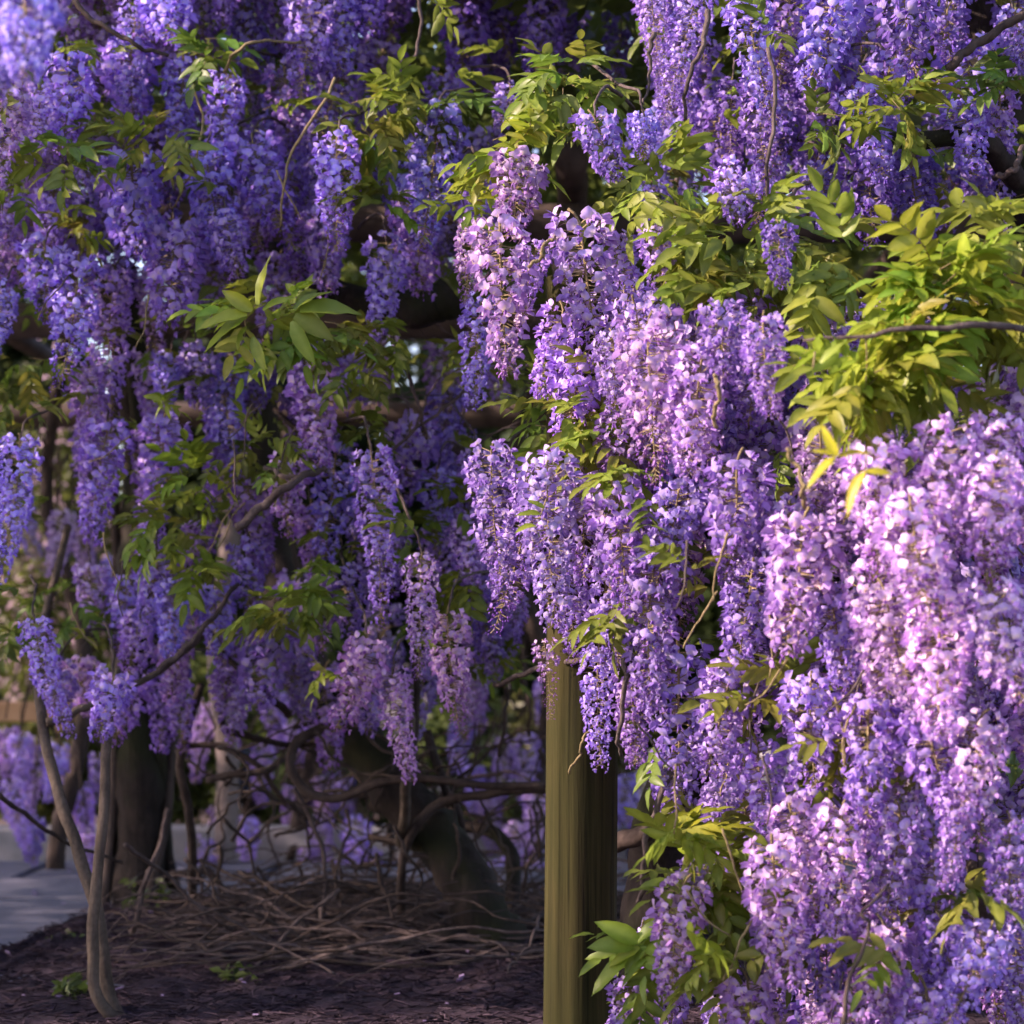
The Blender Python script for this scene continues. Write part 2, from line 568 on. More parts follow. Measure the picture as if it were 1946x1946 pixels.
HERO_LEFT = {}
OLV_ = (0.95, 0.9, 0.8)
n_rac = [0]
def raceme(vine, px, y0, y1, w, D, tint, op=None, hero=False, g=rnd):
    Lw = max(0.07, (y1 - y0) * K * D); ww = w * K * D
    ratio = Lw / ww
    cand = [v for v in VAR if (op is None and v['op'] < 3) or v['op'] == op]
    cand.sort(key=lambda v: abs(v['L'] / v['W'] - ratio))
    v = g.choice(cand[:4] if op is None else cand[:2])
    s = (Lw / v['L'] + ww / v['W']) / 2
    p = at(px, y0, D)
    sz = Lw / v['L']
    mt = Matrix.Translation(p) @ Euler((g.gauss(0, 0.13), g.gauss(0, 0.13), g.uniform(0, 6.28))).to_matrix().to_4x4() @ Matrix.Diagonal((s, s, 0.5 * (s + sz), 1))
    vv_ = g.uniform(0.9, 1.1)
    t = [max(0.05, c * vv_ * g.uniform(0.97, 1.03)) for c in tint]
    o = link("flower_cluster", v['ax'], vine, mt)
    n_rac[0] += 1
    if hero and HERO_LEFT.get(vine.name, 300) >= len(v['lay']):
        HERO_LEFT[vine.name] = HERO_LEFT.get(vine.name, 300) - len(v['lay'])
        for st, vi, m4, val, *_ in v['lay']:
            link("floret", FLO_ME[st][vi], o, m4, [c * val for c in t])
    else:
        link("florets", v['flo'], o, None, t, kind="stuff")
    return o

# ------------------------------------------------------------------ leaves
def leaflet_data(seed, L=0.065, W=0.0125):
    g = random.Random(seed)
    nu, nv = 3, 6
    V = []; C = []
    fold = g.uniform(0.15, 0.55); droop = g.uniform(0.1, 0.55); tw = g.uniform(-0.5, 0.5)
    for i in range(nu):
        u = -1 + i
        for j in range(nv):
            t = j / (nv - 1)
            w = W * (math.sin(math.pi * min(1, (t * 0.93 + 0.05)) ** 0.8) ** 0.9) * (1.0 if t < 0.99 else 0.1)
            y = u * w; z = abs(u) * w * fold - droop * L * t * t * 0.5 + u * w * tw * t + 0.0012 * math.sin(t * 12 + u * 2)
            V.append((L * t, y, z))
            c = np.array((0.175, 0.25, 0.030)) if u else np.array((0.23, 0.31, 0.062))
            C.append(c * (1.1 - 0.2 * t) * g.uniform(0.94, 1.06))
    return np.array(V), np.array(grid_faces(nu, nv, 0)), np.array(C)
LFL = [leaflet_data(s, 0.066 * (0.9 + 0.05 * s), 0.0115 + 0.0012 * (s % 3)) for s in range(6)]
LFL_ME = [quads_mesh("leaflet", *l[:2], 'leaf', l[2]) for l in LFL]

def leaf_layout(seed, young=False):
    g = random.Random(seed)
    n = g.choice((3, 4, 4, 5))
    Lr = 0.045 + 0.030 * n
    cur = g.uniform(0.2, 0.8)
    pos = lambda t: Vector((Lr * t, 0.02 * math.sin(t * 3), -cur * Lr * 0.5 * t * t))
    out = []
    for i in range(n):
        t = 0.28 + 0.66 * i / n
        sc = (0.78 + 0.45 * math.sin(0.6 + 2.0 * i / n)) * g.uniform(0.88, 1.1)
        for sgn in (-1, 1):
            a = sgn * (0.95 - 0.1 * i / n + g.uniform(-0.2, 0.2))
            rot = Matrix.Rotation(a, 4, 'Z') @ Matrix.Rotation(g.uniform(-0.15, 0.5), 4, 'Y') @ Matrix.Rotation(g.uniform(-0.5, 0.5), 4, 'X')
            out.append((g.randrange(6), Matrix.Translation(pos(t)) @ rot @ Matrix.Scale(sc, 4), g.uniform(0.85, 1.15)))
    out.append((g.randrange(6), Matrix.Translation(pos(0.97)) @ Matrix.Rotation(0.3, 4, 'Y') @ Matrix.Scale(1.15, 4), 1.0))
    V, F = tube_data([pos(t) for t in (0, 0.25, 0.5, 0.75, 0.97)], 0.0015, 0.0007, 8, 4)
    return out, mesh_from("leaf", V, F, 'shoot')
LEAF = [leaf_layout(s) for s in range(10)]

pending = {}
def leaf(vine, p, d, roll, s, tint):
    """queue a compound leaf growing from p along d"""
    x = d.normalized()
    up = Vector((0, 0, 1))
    y = up.cross(x)
    if y.length < 1e-3:
        y = Vector((0, 1, 0))
    y.normalize(); z = x.cross(y)
    m = Matrix((x, y, z)).transposed().to_4x4() @ Matrix.Rotation(roll, 4, 'X')
    pending.setdefault(vine.name, [vine, []])[1].append((Matrix.Translation(p) @ m @ Matrix.Scale(s, 4), tint, rnd.randrange(len(LEAF)), s / p.y))

def leaf_group(vine, px, py, rad, D, n, tint, s=1.0, g=rnd, dz=0.12):
    s *= 0.67
    n = max(1, round(n * 1.5)) if n > 3 else n
    for i in range(n):
        a = g.uniform(0, 6.28); r = rad * math.sqrt(g.random()) * 0.75
        p = at(px + math.cos(a) * r, py + math.sin(a) * r * 0.8, D + g.uniform(-dz, dz))
        a2 = a + g.uniform(-0.8, 0.8)
        d = Vector((math.cos(a2), g.uniform(-1.1, 0.1), -math.sin(a2) * 0.6 - g.uniform(-0.1, 0.5)))
        t = [c * g.uniform(0.85, 1.15) for c in tint]
        leaf(vine, p - d.normalized() * 0.07 * s, d, g.uniform(-0.7, 0.7), s * g.uniform(0.75, 1.15), t)

def flush_leaves():
    for name, (vine, L) in pending.items():
        L.sort(key=lambda e: -e[3])
        used = 0; VV = []; FF = []; CC = []; o = 0
        for m, tint, k, _ in L:
            lay, rach = LEAF[k]
            if used + len(lay) <= 300:
                used += len(lay)
                ob = link("leaf", rach, vine, m)
                for vi, m4, val in lay:
                    link("leaflet", LFL_ME[vi], ob, m4, [c * val for c in tint])
            else:
                for vi, m4, val in lay:
                    v, f, c = LFL[vi]; mm = np.array(m @ m4)
                    VV.append(v @ mm[:3, :3].T + mm[:3, 3]); FF.append(f + o); CC.append(c * np.array(tint) * val); o += len(v)
        if VV:
            link("foliage", quads_mesh("foliage", np.vstack(VV), np.vstack(FF), 'leaf', np.vstack(CC)), vine, kind="stuff")

def leaf_cloud(pts, size, cols, g=npr, droop=0.5):
    """many loose leaf blades (folded pairs of quads) at pts -> arrays"""
    n = len(pts)
    az = g.uniform(0, 6.283, n); el = g.uniform(-0.9, 0.5, n)
    d = np.stack([np.cos(az) * np.cos(el), np.sin(az) * np.cos(el), np.sin(el)], 1)
    rv = g.normal(size=(n, 3)); rv[:, 2] += 0.6
    sd = np.cross(d, rv); sd /= np.linalg.norm(sd, axis=1)[:, None] + 1e-9
    nn = np.cross(sd, d)
    L = (size * g.uniform(0.7, 1.3, n))[:, None]; W = L * 0.24
    b = pts; mid = b + d * L * 0.5 - nn * L * 0.03; tip = b + d * L - np.array([0, 0, 1]) * L * 0.15 * droop
    l = mid + sd * W + nn * W * 0.4; r = mid - sd * W + nn * W * 0.4
    V = np.stack([b, l, tip, mid, r], 1).reshape(-1, 3)
    base = np.arange(n)[:, None] * 5
    Q = np.concatenate([base + np.array([0, 3, 2, 1]), base + np.array([0, 4, 2, 3])], 0)
    C = np.repeat(cols, 5, axis=0)
    return V, Q, C

# ------------------------------------------------------------------ pergola
pg = thing("pergola", "round weathered timber post and dark rails of the pergola carrying the wisteria", "pergola", (0, 0, 0))
def round_post(px, D, dia, top, mat='post', name="post"):
    x = (px - 973) * K * D
    g2 = np.random.default_rng(int(px))
    n, sides = 26, 28
    V = []; F = []
    prof = 1 + 0.012 * np.sin(np.arange(sides) * 1.3) + g2.uniform(-0.006, 0.006, sides)
    for i in range(n):
        z = -0.15 + (top + 0.15) * i / (n - 1)
        lean = 0.006 * math.sin(z * 1.7)
        for s in range(sides):
            a = 6.28318 * s / sides
            r = dia / 2 * prof[s] * (1 + 0.01 * math.sin(z * 3 + s)) * (1.015 - 0.02 * z / top)
            # drying crack facing the viewer's left
            da = abs(((a - 4.35 + math.pi) % 6.28318) - math.pi)
            if da < 0.12:
                r -= 0.006
            V.append((x + math.cos(a) * r + lean, D + math.sin(a) * r, z))
    for i in range(n - 1):
        for s in range(sides):
            s2 = (s + 1) % sides
            F.append((i * sides + s, i * sides + s2, (i + 1) * sides + s2, (i + 1) * sides + s))
    F.append(tuple((n - 1) * sides + s for s in range(sides)))
    return link(name, mesh_from(name, V, F, mat), pg)
round_post(1100, 4.0, 0.136, 1.52)
round_post(276, 6.5, 0.115, 1.78, 'timber')
round_post(1750, 6.5, 0.125, 1.78, 'timber')
for (a, b, r) in (((-4.0, 5.9, 2.02), (3.2, 5.9, 2.02), 0.055), ((-4.2, 6.5, 1.84), (3.4, 6.5, 1.84), 0.055), ((-4.4, 9.0, 1.84), (3.6, 9.0, 1.84), 0.055)):
    tube("rail", pg, [a, b], r, r, 'timber', 12, 12, 0.006, 0.03)
for x in (-3.2, -2.1, -1.0, 0.16, 1.25, 2.3):
    tube("rafter", pg, [(x, 5.6, 2.13), (x + 0.02, 6.5, 2.13), (x + 0.05, 9.5, 2.13)], 0.045, 0.04, 'timber', 10, 10, 0.006, 0.03)

tube("brace", pg, [(0.127, 3.98, 1.49), (0.14, 5.9, 1.95)], 0.04, 0.04, 'timber', 10, 10, 0.004, 0.03)

# ------------------------------------------------------------------ wisteria vines
VA = thing("wisteria_vine", "blue violet wisteria climbing over the thick dark upright trunk on the left", "wisteria", tuple(at(270, 1790, 6.4)))
VB = thing("wisteria_vine", "wisteria with the thick leaning trunk in the middle", "wisteria", tuple(at(930, 1760, 6.2)))
VC = thing("wisteria_vine", "sunlit pinkish lilac wisteria cascading down right of the round post", "wisteria", tuple(at(1260, 1960, 4.5)))
VD = thing("wisteria_vine", "shaded deep violet wisteria hanging in the top right corner", "wisteria", tuple(at(1930, 1900, 5.0)))
for v in (VA, VB, VC, VD):
    v.location = (0, 0, 0)

BLUE = (0.87, 0.92, 1.09); VIOL = (0.97, 0.91, 1.0); PINK = (1.28, 1.14, 0.98); DEEP = (0.64, 0.58, 0.82); LILAC = (1.14, 1.09, 1.03); SUNLIT_PINK = (1.5, 1.42, 1.12)  # pink tints put the sun's warmth into the petals, the palest its hotspot

# ---- main racemes read from the photograph: x, top, bottom, width, depth, tint
A = [
 (320, -70, 95, 150, 4.75, BLUE), (300, 10, 100, 100, 4.9, VIOL), (425, -40, 45, 80, 4.9, VIOL), (600, -40, 200, 115, 4.7, VIOL),
 (520, -60, 110, 100, 5.0, VIOL), (690, -80, 70, 110, 4.8, DEEP), (130, 120, 300, 115, 4.6, BLUE), (235, 100, 240, 120, 4.8, VIOL),
 (20, 150, 350, 105, 4.3, PINK), (75, 170, 290, 80, 4.5, LILAC), (350, 120, 260, 95, 4.8, BLUE), (430, 140, 305, 85, 4.7, BLUE),
 (160, 320, 420, 70, 4.8, VIOL), (250, 310, 490, 130, 4.6, BLUE), (330, 440, 620, 130, 4.65, VIOL), (390, 290, 500, 115, 4.65, BLUE),
 (480, 270, 490, 120, 4.7, BLUE), (430, 420, 540, 90, 4.6, VIOL), (560, 230, 480, 110, 5.0, DEEP), (640, 265, 508, 108, 4.4, BLUE),
 (85, 470, 610, 115, 4.7, BLUE), (20, 370, 470, 70, 4.8, VIOL), (8, 550, 730, 70, 4.7, BLUE), (150, 500, 760, 115, 4.65, BLUE),
 (215, 530, 790, 105, 4.85, VIOL), (165, 700, 890, 80, 4.9, VIOL), (205, 815, 1030, 105, 4.9, BLUE), (310, 800, 970, 110, 5.0, VIOL),
 (38, 840, 1100, 95, 4.7, BLUE), (95, 360, 470, 80, 4.8, VIOL), (300, 240, 360, 100, 4.9, VIOL), (540, 130, 280, 100, 4.9, VIOL),
 (65, 1185, 1400, 80, 4.6, BLUE), (215, 1290, 1405, 100, 4.5, VIOL), (110, 1270, 1370, 80, 5.0, LILAC), (265, 1180, 1290, 80, 5.0, VIOL), (170, 1080, 1190, 80, 5.4, LILAC), (150, 1260, 1360, 90, 5.4, PINK), (240, 1290, 1410, 115, 5.2, VIOL), (335, 1300, 1430, 70, 5.3, VIOL),
 (300, 1060, 1200, 95, 5.0, BLUE), (330, 1110, 1250, 80, 4.95, BLUE), (405, 1120, 1270, 85, 5.0, BLUE), (290, 960, 1060, 80, 5.2, VIOL),
]
B = [
 (740, 1000, 1130, 85, 4.9, VIOL), (885, 990, 1120, 85, 4.9, LILAC), (930, 1180, 1300, 65, 5.2, VIOL), (655, 1080, 1215, 95, 4.85, VIOL), (595, 1110, 1240, 85, 4.9, LILAC), (905, 860, 1000, 90, 4.9, VIOL), (830, 900, 1050, 85, 5.0, BLUE), (545, 880, 1020, 90, 4.85, LILAC), (380, 1000, 1110, 80, 5.0, VIOL),
 (320, 680, 760, 80, 5.0, BLUE), (375, 670, 770, 90, 5.0, VIOL), (430, 780, 910, 90, 5.0, BLUE), (505, 690, 810, 70, 5.2, DEEP),
 (600, 690, 890, 125, 4.8, LILAC), (470, 920, 1080, 100, 5.0, VIOL), (470, 1040, 1170, 90, 5.0, BLUE), (640, 850, 1060, 110, 4.9, BLUE),
 (705, 860, 1185, 100, 4.5, BLUE), (780, 810, 960, 120, 5.0, VIOL), (800, 1060, 1285, 80, 4.4, LILAC), (850, 1170, 1400, 95, 4.5, PINK),
 (700, 1220, 1400, 110, 4.6, PINK), (745, 1280, 1485, 80, 4.6, PINK), (915, 1080, 1220, 60, 4.9, DEEP), (980, 1140, 1270, 60, 5.2, VIOL),
 (520, 1190, 1340, 140, 5.0, VIOL), (450, 1210, 1330, 90, 5.2, VIOL), (590, 960, 1090, 80, 5.2, VIOL), (560, 1260, 1370, 80, 5.2, VIOL),
 (830, 220, 480, 130, 4.5, BLUE), (790, 380, 560, 110, 4.7, VIOL), (735, 460, 640, 100, 4.6, BLUE), (910, 330, 470, 90, 4.6, VIOL),
 (915, 570, 765, 95, 4.3, BLUE), (1130, 225, 345, 95, 3.6, BLUE), (1225, 220, 280, 70, 3.7, BLUE), (880, 0, 170, 110, 5.2, DEEP), (1060, -20, 110, 80, 5.2, DEEP),
 (930, 40, 180, 100, 5.4, DEEP), (760, -40, 80, 90, 5.2, DEEP), (970, 170, 240, 90, 4.6, VIOL), (870, 830, 960, 90, 5.2, DEEP), (960, 880, 990, 80, 5.4, DEEP),
]
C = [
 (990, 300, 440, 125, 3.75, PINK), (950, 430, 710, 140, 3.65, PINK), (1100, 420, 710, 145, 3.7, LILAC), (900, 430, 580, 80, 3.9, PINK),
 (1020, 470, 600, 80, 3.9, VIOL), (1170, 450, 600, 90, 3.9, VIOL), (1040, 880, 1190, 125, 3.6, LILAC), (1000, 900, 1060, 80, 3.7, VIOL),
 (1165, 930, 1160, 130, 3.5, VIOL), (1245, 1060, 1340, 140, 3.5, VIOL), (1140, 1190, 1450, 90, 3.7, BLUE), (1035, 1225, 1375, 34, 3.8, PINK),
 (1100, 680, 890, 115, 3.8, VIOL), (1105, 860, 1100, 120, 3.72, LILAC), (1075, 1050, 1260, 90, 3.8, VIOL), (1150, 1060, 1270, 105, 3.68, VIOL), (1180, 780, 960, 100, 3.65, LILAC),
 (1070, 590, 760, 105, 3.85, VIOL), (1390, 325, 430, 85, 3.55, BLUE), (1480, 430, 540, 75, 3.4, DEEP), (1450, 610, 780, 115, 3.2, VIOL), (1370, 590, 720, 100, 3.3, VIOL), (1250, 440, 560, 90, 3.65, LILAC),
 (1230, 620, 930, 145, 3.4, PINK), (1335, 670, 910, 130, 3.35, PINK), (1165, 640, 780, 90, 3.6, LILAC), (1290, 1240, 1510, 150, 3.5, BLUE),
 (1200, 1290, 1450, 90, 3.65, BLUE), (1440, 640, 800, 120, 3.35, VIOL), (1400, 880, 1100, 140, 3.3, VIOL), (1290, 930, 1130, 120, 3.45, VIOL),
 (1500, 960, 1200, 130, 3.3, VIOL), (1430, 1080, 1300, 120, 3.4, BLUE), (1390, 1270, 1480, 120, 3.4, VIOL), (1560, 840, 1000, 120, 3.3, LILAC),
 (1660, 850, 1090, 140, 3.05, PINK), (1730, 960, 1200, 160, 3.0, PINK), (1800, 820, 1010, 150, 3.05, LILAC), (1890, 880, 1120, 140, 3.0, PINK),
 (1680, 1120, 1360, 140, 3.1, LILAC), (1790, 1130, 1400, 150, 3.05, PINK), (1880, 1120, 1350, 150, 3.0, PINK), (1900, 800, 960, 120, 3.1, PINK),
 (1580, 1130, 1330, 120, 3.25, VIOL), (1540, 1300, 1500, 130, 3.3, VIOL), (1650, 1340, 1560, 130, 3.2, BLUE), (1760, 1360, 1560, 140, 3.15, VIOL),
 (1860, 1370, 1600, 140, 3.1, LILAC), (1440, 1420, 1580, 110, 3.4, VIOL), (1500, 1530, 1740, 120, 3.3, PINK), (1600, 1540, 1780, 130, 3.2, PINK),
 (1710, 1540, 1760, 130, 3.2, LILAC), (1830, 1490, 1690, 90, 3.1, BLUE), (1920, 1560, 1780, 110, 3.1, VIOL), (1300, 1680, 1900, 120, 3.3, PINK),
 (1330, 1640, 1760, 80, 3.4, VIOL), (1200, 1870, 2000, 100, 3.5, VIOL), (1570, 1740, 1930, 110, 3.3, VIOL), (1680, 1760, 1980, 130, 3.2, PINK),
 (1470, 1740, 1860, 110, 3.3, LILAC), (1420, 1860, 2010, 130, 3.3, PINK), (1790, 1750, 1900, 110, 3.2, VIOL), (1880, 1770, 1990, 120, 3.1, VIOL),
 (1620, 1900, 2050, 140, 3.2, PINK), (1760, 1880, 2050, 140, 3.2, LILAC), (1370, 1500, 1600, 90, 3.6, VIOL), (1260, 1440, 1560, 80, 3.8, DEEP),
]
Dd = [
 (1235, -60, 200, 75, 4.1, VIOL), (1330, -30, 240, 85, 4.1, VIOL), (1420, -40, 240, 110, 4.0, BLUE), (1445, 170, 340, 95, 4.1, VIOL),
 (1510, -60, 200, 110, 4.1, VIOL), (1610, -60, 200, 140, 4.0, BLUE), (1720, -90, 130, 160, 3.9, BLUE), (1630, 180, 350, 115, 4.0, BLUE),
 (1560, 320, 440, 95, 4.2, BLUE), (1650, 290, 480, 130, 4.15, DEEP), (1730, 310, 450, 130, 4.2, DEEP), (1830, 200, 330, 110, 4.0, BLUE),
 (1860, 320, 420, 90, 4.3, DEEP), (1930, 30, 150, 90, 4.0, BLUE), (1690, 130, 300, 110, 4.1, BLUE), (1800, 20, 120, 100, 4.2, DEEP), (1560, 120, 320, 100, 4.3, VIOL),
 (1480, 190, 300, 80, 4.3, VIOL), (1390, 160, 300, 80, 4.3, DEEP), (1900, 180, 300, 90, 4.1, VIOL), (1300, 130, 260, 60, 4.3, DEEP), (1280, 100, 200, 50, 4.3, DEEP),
]
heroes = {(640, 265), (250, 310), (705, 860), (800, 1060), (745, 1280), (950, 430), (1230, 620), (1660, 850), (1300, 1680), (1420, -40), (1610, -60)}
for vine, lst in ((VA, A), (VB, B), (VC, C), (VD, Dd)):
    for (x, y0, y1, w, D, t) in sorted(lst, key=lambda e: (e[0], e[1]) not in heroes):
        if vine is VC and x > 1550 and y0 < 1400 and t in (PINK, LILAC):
            t = SUNLIT_PINK  # sunlit hotspot at mid right painted as paler petals
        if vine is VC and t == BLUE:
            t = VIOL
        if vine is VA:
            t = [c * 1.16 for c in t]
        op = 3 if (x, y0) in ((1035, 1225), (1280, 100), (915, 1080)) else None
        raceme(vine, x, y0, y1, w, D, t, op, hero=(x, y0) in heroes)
        p = at(x, y0, D)
        sg = rnd.choice((-1, 1))
        if vine is not VC:
          tube("shoot", vine, [p + Vector((0, 0, 0.0)), p + Vector((0.008 * sg, 0.03, 0.05)), p + Vector((0.03 * sg, 0.14, 0.09)), p + Vector((0.09 * sg, 0.36, 0.12 + rnd.uniform(-0.05, 0.1)))], 0.002, 0.004, 'twig', 12, 5, 0.004, 0.1)
        if rnd.random() < 0.5 and D > 4.2:
            leaf(vine, p + Vector((0.02 * sg, 0.03, 0.08)), Vector((0.5 * sg, -0.6, 0.1)), rnd.uniform(-0.5, 0.5), 0.7, OLV_)

# ---- fill between them, a jittered grid for each zone: vine, x0,x1,y0,y1, step x, step y, depth range, tints, keep
Z = [
 (VA, -180, 620, -220, 560, 88, 112, 4.75, 5.2, (BLUE, VIOL, BLUE, LILAC), 0.9),
 (VA, -160, 280, 560, 960, 100, 140, 5.0, 5.5, (BLUE, VIOL, LILAC), 0.55),
 (VB, 640, 1230, -220, 60, 95, 100, 5.1, 5.8, (DEEP, VIOL, DEEP), 0.8),
 (VB, 650, 900, 130, 420, 95, 120, 4.8, 5.2, (BLUE, VIOL, DEEP), 0.7),
 (VB, 270, 960, 640, 1240, 98, 118, 4.95, 5.8, (VIOL, LILAC, DEEP, BLUE), 0.72),
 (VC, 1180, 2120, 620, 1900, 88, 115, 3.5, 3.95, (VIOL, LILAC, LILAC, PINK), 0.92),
 (VC, 1560, 2120, 800, 1330, 95, 120, 3.15, 3.45, (SUNLIT_PINK, PINK, SUNLIT_PINK), 0.7),
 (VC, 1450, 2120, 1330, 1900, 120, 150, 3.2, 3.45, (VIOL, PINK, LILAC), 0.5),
 (VC, 960, 1230, 860, 1120, 90, 120, 3.75, 4.0, (VIOL, LILAC), 0.6),
 (VC, 1180, 1500, 560, 700, 90, 100, 3.5, 3.8, (LILAC, VIOL), 0.7),
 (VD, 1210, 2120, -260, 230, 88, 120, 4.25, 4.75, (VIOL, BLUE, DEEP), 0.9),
]
for (v, x0, x1, y0, y1, sx, sy, d0, d1, tints, keep) in Z:
    row = 0
    y = y0
    while y < y1:
        x = x0 + (sx / 2 if row % 2 else 0)
        while x < x1:
            if rnd.random() < keep:
                D = rnd.uniform(d0, d1)
                yy = y + rnd.uniform(-0.4, 0.4) * sy
                L = rnd.uniform(130, 260) * 4.6 / D
                if v is VC and ((yy > 1330 and rnd.random() < 0.5) or (x < 1250 and yy + L > 1330) or (x < 1400 and 1180 < yy < 1640)):
                    x += sx
                    continue
                raceme(v, x + rnd.uniform(-0.4, 0.4) * sx, yy, yy + L, rnd.uniform(80, 125) * 4.6 / D, D, rnd.choice(tints))
            x += sx
        y += sy; row += 1

# near, out of focus bunch in the top left corner
for (x, y0, y1, w, D) in ((40, -60, 150, 170, 2.6), (95, -90, 60, 140, 2.7), (-20, 20, 170, 150, 2.65)):
    raceme(VA, x, y0, y1, w, D, (0.95, 0.98, 1.08))

# ---- leaves
GRN = (1.0, 1.0, 1.0); LIT_YOUNG = (1.32, 1.28, 0.9); YEL = (2.9, 1.9, 0.9); DRK = (0.62, 0.72, 0.8); OLV = (0.95, 0.88, 0.8)  # lit tint: sunlight painted in at right, young yellow-green growth at left
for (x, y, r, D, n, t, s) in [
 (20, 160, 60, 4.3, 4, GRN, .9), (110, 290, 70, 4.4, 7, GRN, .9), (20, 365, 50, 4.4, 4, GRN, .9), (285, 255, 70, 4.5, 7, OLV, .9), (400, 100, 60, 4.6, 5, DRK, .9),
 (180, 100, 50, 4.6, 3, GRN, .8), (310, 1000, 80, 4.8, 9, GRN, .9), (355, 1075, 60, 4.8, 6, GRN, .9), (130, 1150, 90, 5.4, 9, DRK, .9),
 (30, 760, 60, 5.0, 5, DRK, .9), (60, 700, 50, 4.9, 3, OLV, 1), (300, 770, 35, 4.8, 2, LIT_YOUNG, .8), (10, 1200, 50, 4.9, 4, DRK, .9), (150, 430, 50, 4.7, 4, OLV, .8)]:
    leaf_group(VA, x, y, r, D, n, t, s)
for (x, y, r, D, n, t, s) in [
 (700, 230, 75, 4.4, 9, OLV, .95), (730, 385, 45, 4.35, 4, GRN, .9), (490, 600, 100, 4.3, 9, LIT_YOUNG, 1.0), (590, 620, 80, 4.35, 8, GRN, 1.0),
 (660, 700, 70, 4.7, 6, OLV, .8), (850, 200, 60, 4.5, 5, DRK, .9), (1080, 160, 110, 3.9, 18, GRN, 1.0), (970, 290, 80, 3.9, 9, LIT_YOUNG, .95),
 (1040, 790, 100, 4.1, 13, GRN, .9), (880, 950, 60, 4.9, 6, OLV, .8), (720, 640, 70, 4.6, 7, OLV, .9), (360, 900, 60, 4.8, 5, LIT_YOUNG, .9), (620, 1100, 60, 4.8, 6, GRN, .9), (930, 700, 60, 4.7, 5, OLV, .9), (880, 1120, 60, 4.9, 6, OLV, .9), (500, 850, 60, 4.7, 5, GRN, .9), (750, 170, 60, 4.4, 6, GRN, .9), (540, 1160, 80, 4.7, 9, GRN, .9), (610, 1270, 40, 4.7, 3, LIT_YOUNG, .8),
 (780, 1020, 70, 4.9, 6, OLV, .8), (690, 820, 60, 4.9, 6, OLV, .8), (430, 860, 60, 5.0, 5, OLV, .8), (880, 380, 50, 4.1, 5, LIT_YOUNG, .8), (830, 10, 40, 4.4, 2, GRN, .9),
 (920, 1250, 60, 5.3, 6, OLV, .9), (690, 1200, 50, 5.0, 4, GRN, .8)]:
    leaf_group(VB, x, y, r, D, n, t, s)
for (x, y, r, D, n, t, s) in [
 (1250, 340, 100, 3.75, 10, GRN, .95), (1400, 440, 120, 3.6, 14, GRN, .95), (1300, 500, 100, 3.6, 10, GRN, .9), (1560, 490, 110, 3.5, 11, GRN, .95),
 (1440, 560, 110, 3.5, 7, OLV, .9), (1800, 560, 150, 3.2, 24, LIT_YOUNG, 1.05), (1650, 700, 120, 3.15, 18, LIT_YOUNG, 1.0), (1880, 440, 80, 3.4, 10, GRN, 1.0),
 (1720, 630, 110, 3.2, 12, LIT_YOUNG, 1.0), (1920, 620, 80, 3.2, 8, GRN, .95), (1800, 740, 90, 3.25, 7, OLV, .85), 
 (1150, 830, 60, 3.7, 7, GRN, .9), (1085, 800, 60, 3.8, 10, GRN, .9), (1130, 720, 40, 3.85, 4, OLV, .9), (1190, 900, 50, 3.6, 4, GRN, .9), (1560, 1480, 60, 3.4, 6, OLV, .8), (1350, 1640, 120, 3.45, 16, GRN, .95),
 (1280, 1600, 60, 3.4, 6, LIT_YOUNG, .9), (1420, 1700, 90, 3.45, 8, GRN, .9), (1245, 1770, 60, 3.5, 6, GRN, 1.0),
 (1370, 1830, 60, 3.35, 5, GRN, .9), (1500, 1290, 50, 3.4, 4, OLV, .8), (1160, 1165, 50, 3.6, 4, OLV, .8), (1500, 1800, 60, 3.4, 4, GRN, .8), (1310, 1760, 40, 3.3, 2, LIT_YOUNG, .8), (1740, 1480, 60, 3.3, 4, OLV, .7), (1580, 1420, 60, 3.3, 5, OLV, .8), (1850, 1700, 50, 3.2, 4, GRN, .8), (1420, 1330, 50, 3.4, 4, OLV, .8), (1690, 1800, 50, 3.2, 4, OLV, .8), (1300, 1080, 40, 3.4, 3, OLV, .8)]:
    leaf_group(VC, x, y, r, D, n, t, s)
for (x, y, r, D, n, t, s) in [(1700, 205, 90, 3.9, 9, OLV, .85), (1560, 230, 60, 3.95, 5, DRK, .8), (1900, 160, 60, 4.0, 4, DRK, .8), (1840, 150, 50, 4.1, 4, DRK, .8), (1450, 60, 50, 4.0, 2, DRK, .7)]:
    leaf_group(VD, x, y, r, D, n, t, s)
def leaflets(vine, D, tint, lst, wide=1.0):
    """single leaflets traced base -> tip, on a common short stalk"""
    b0 = at(*lst[0][:2], D)
    V, F = tube_data([b0 + Vector((0.01, 0.05, 0.03)), b0 + Vector((0.004, 0.02, 0.012)), b0], 0.0016, 0.001, 6, 4)
    st = link("leaf", mesh_from("leaf", V, F, 'shoot'), vine)
    for i, (x0, y0, x1, y1) in enumerate(lst):
        a = at(x0, y0, D); b = at(x1, y1, D - 0.01)
        x = b - a; Ln = x.length; x.normalize()
        z = Vector((-0.62 + 0.2 * math.sin(i * 2.1), -0.6, 0.5)); y = z.cross(x).normalized(); z = x.cross(y)
        k = Ln / 0.066
        m = Matrix((x, y, z)).transposed().to_4x4()
        link("leaflet", LFL_ME[i % 6], st, Matrix.Translation(a) @ m @ Matrix.Diagonal((k, k * 0.8 * wide, k, 1)), tint)
leaflets(VC, 2.72, YEL, [(1592, 866, 1553, 800), (1588, 868, 1522, 922), (1596, 868, 1655, 852), (1585, 864, 1545, 852)])  # yellow leaves, their tint lightened to look sunlit
leaflets(VC, 2.70, YEL, [(1645, 896, 1594, 982), (1645, 896, 1700, 893)])
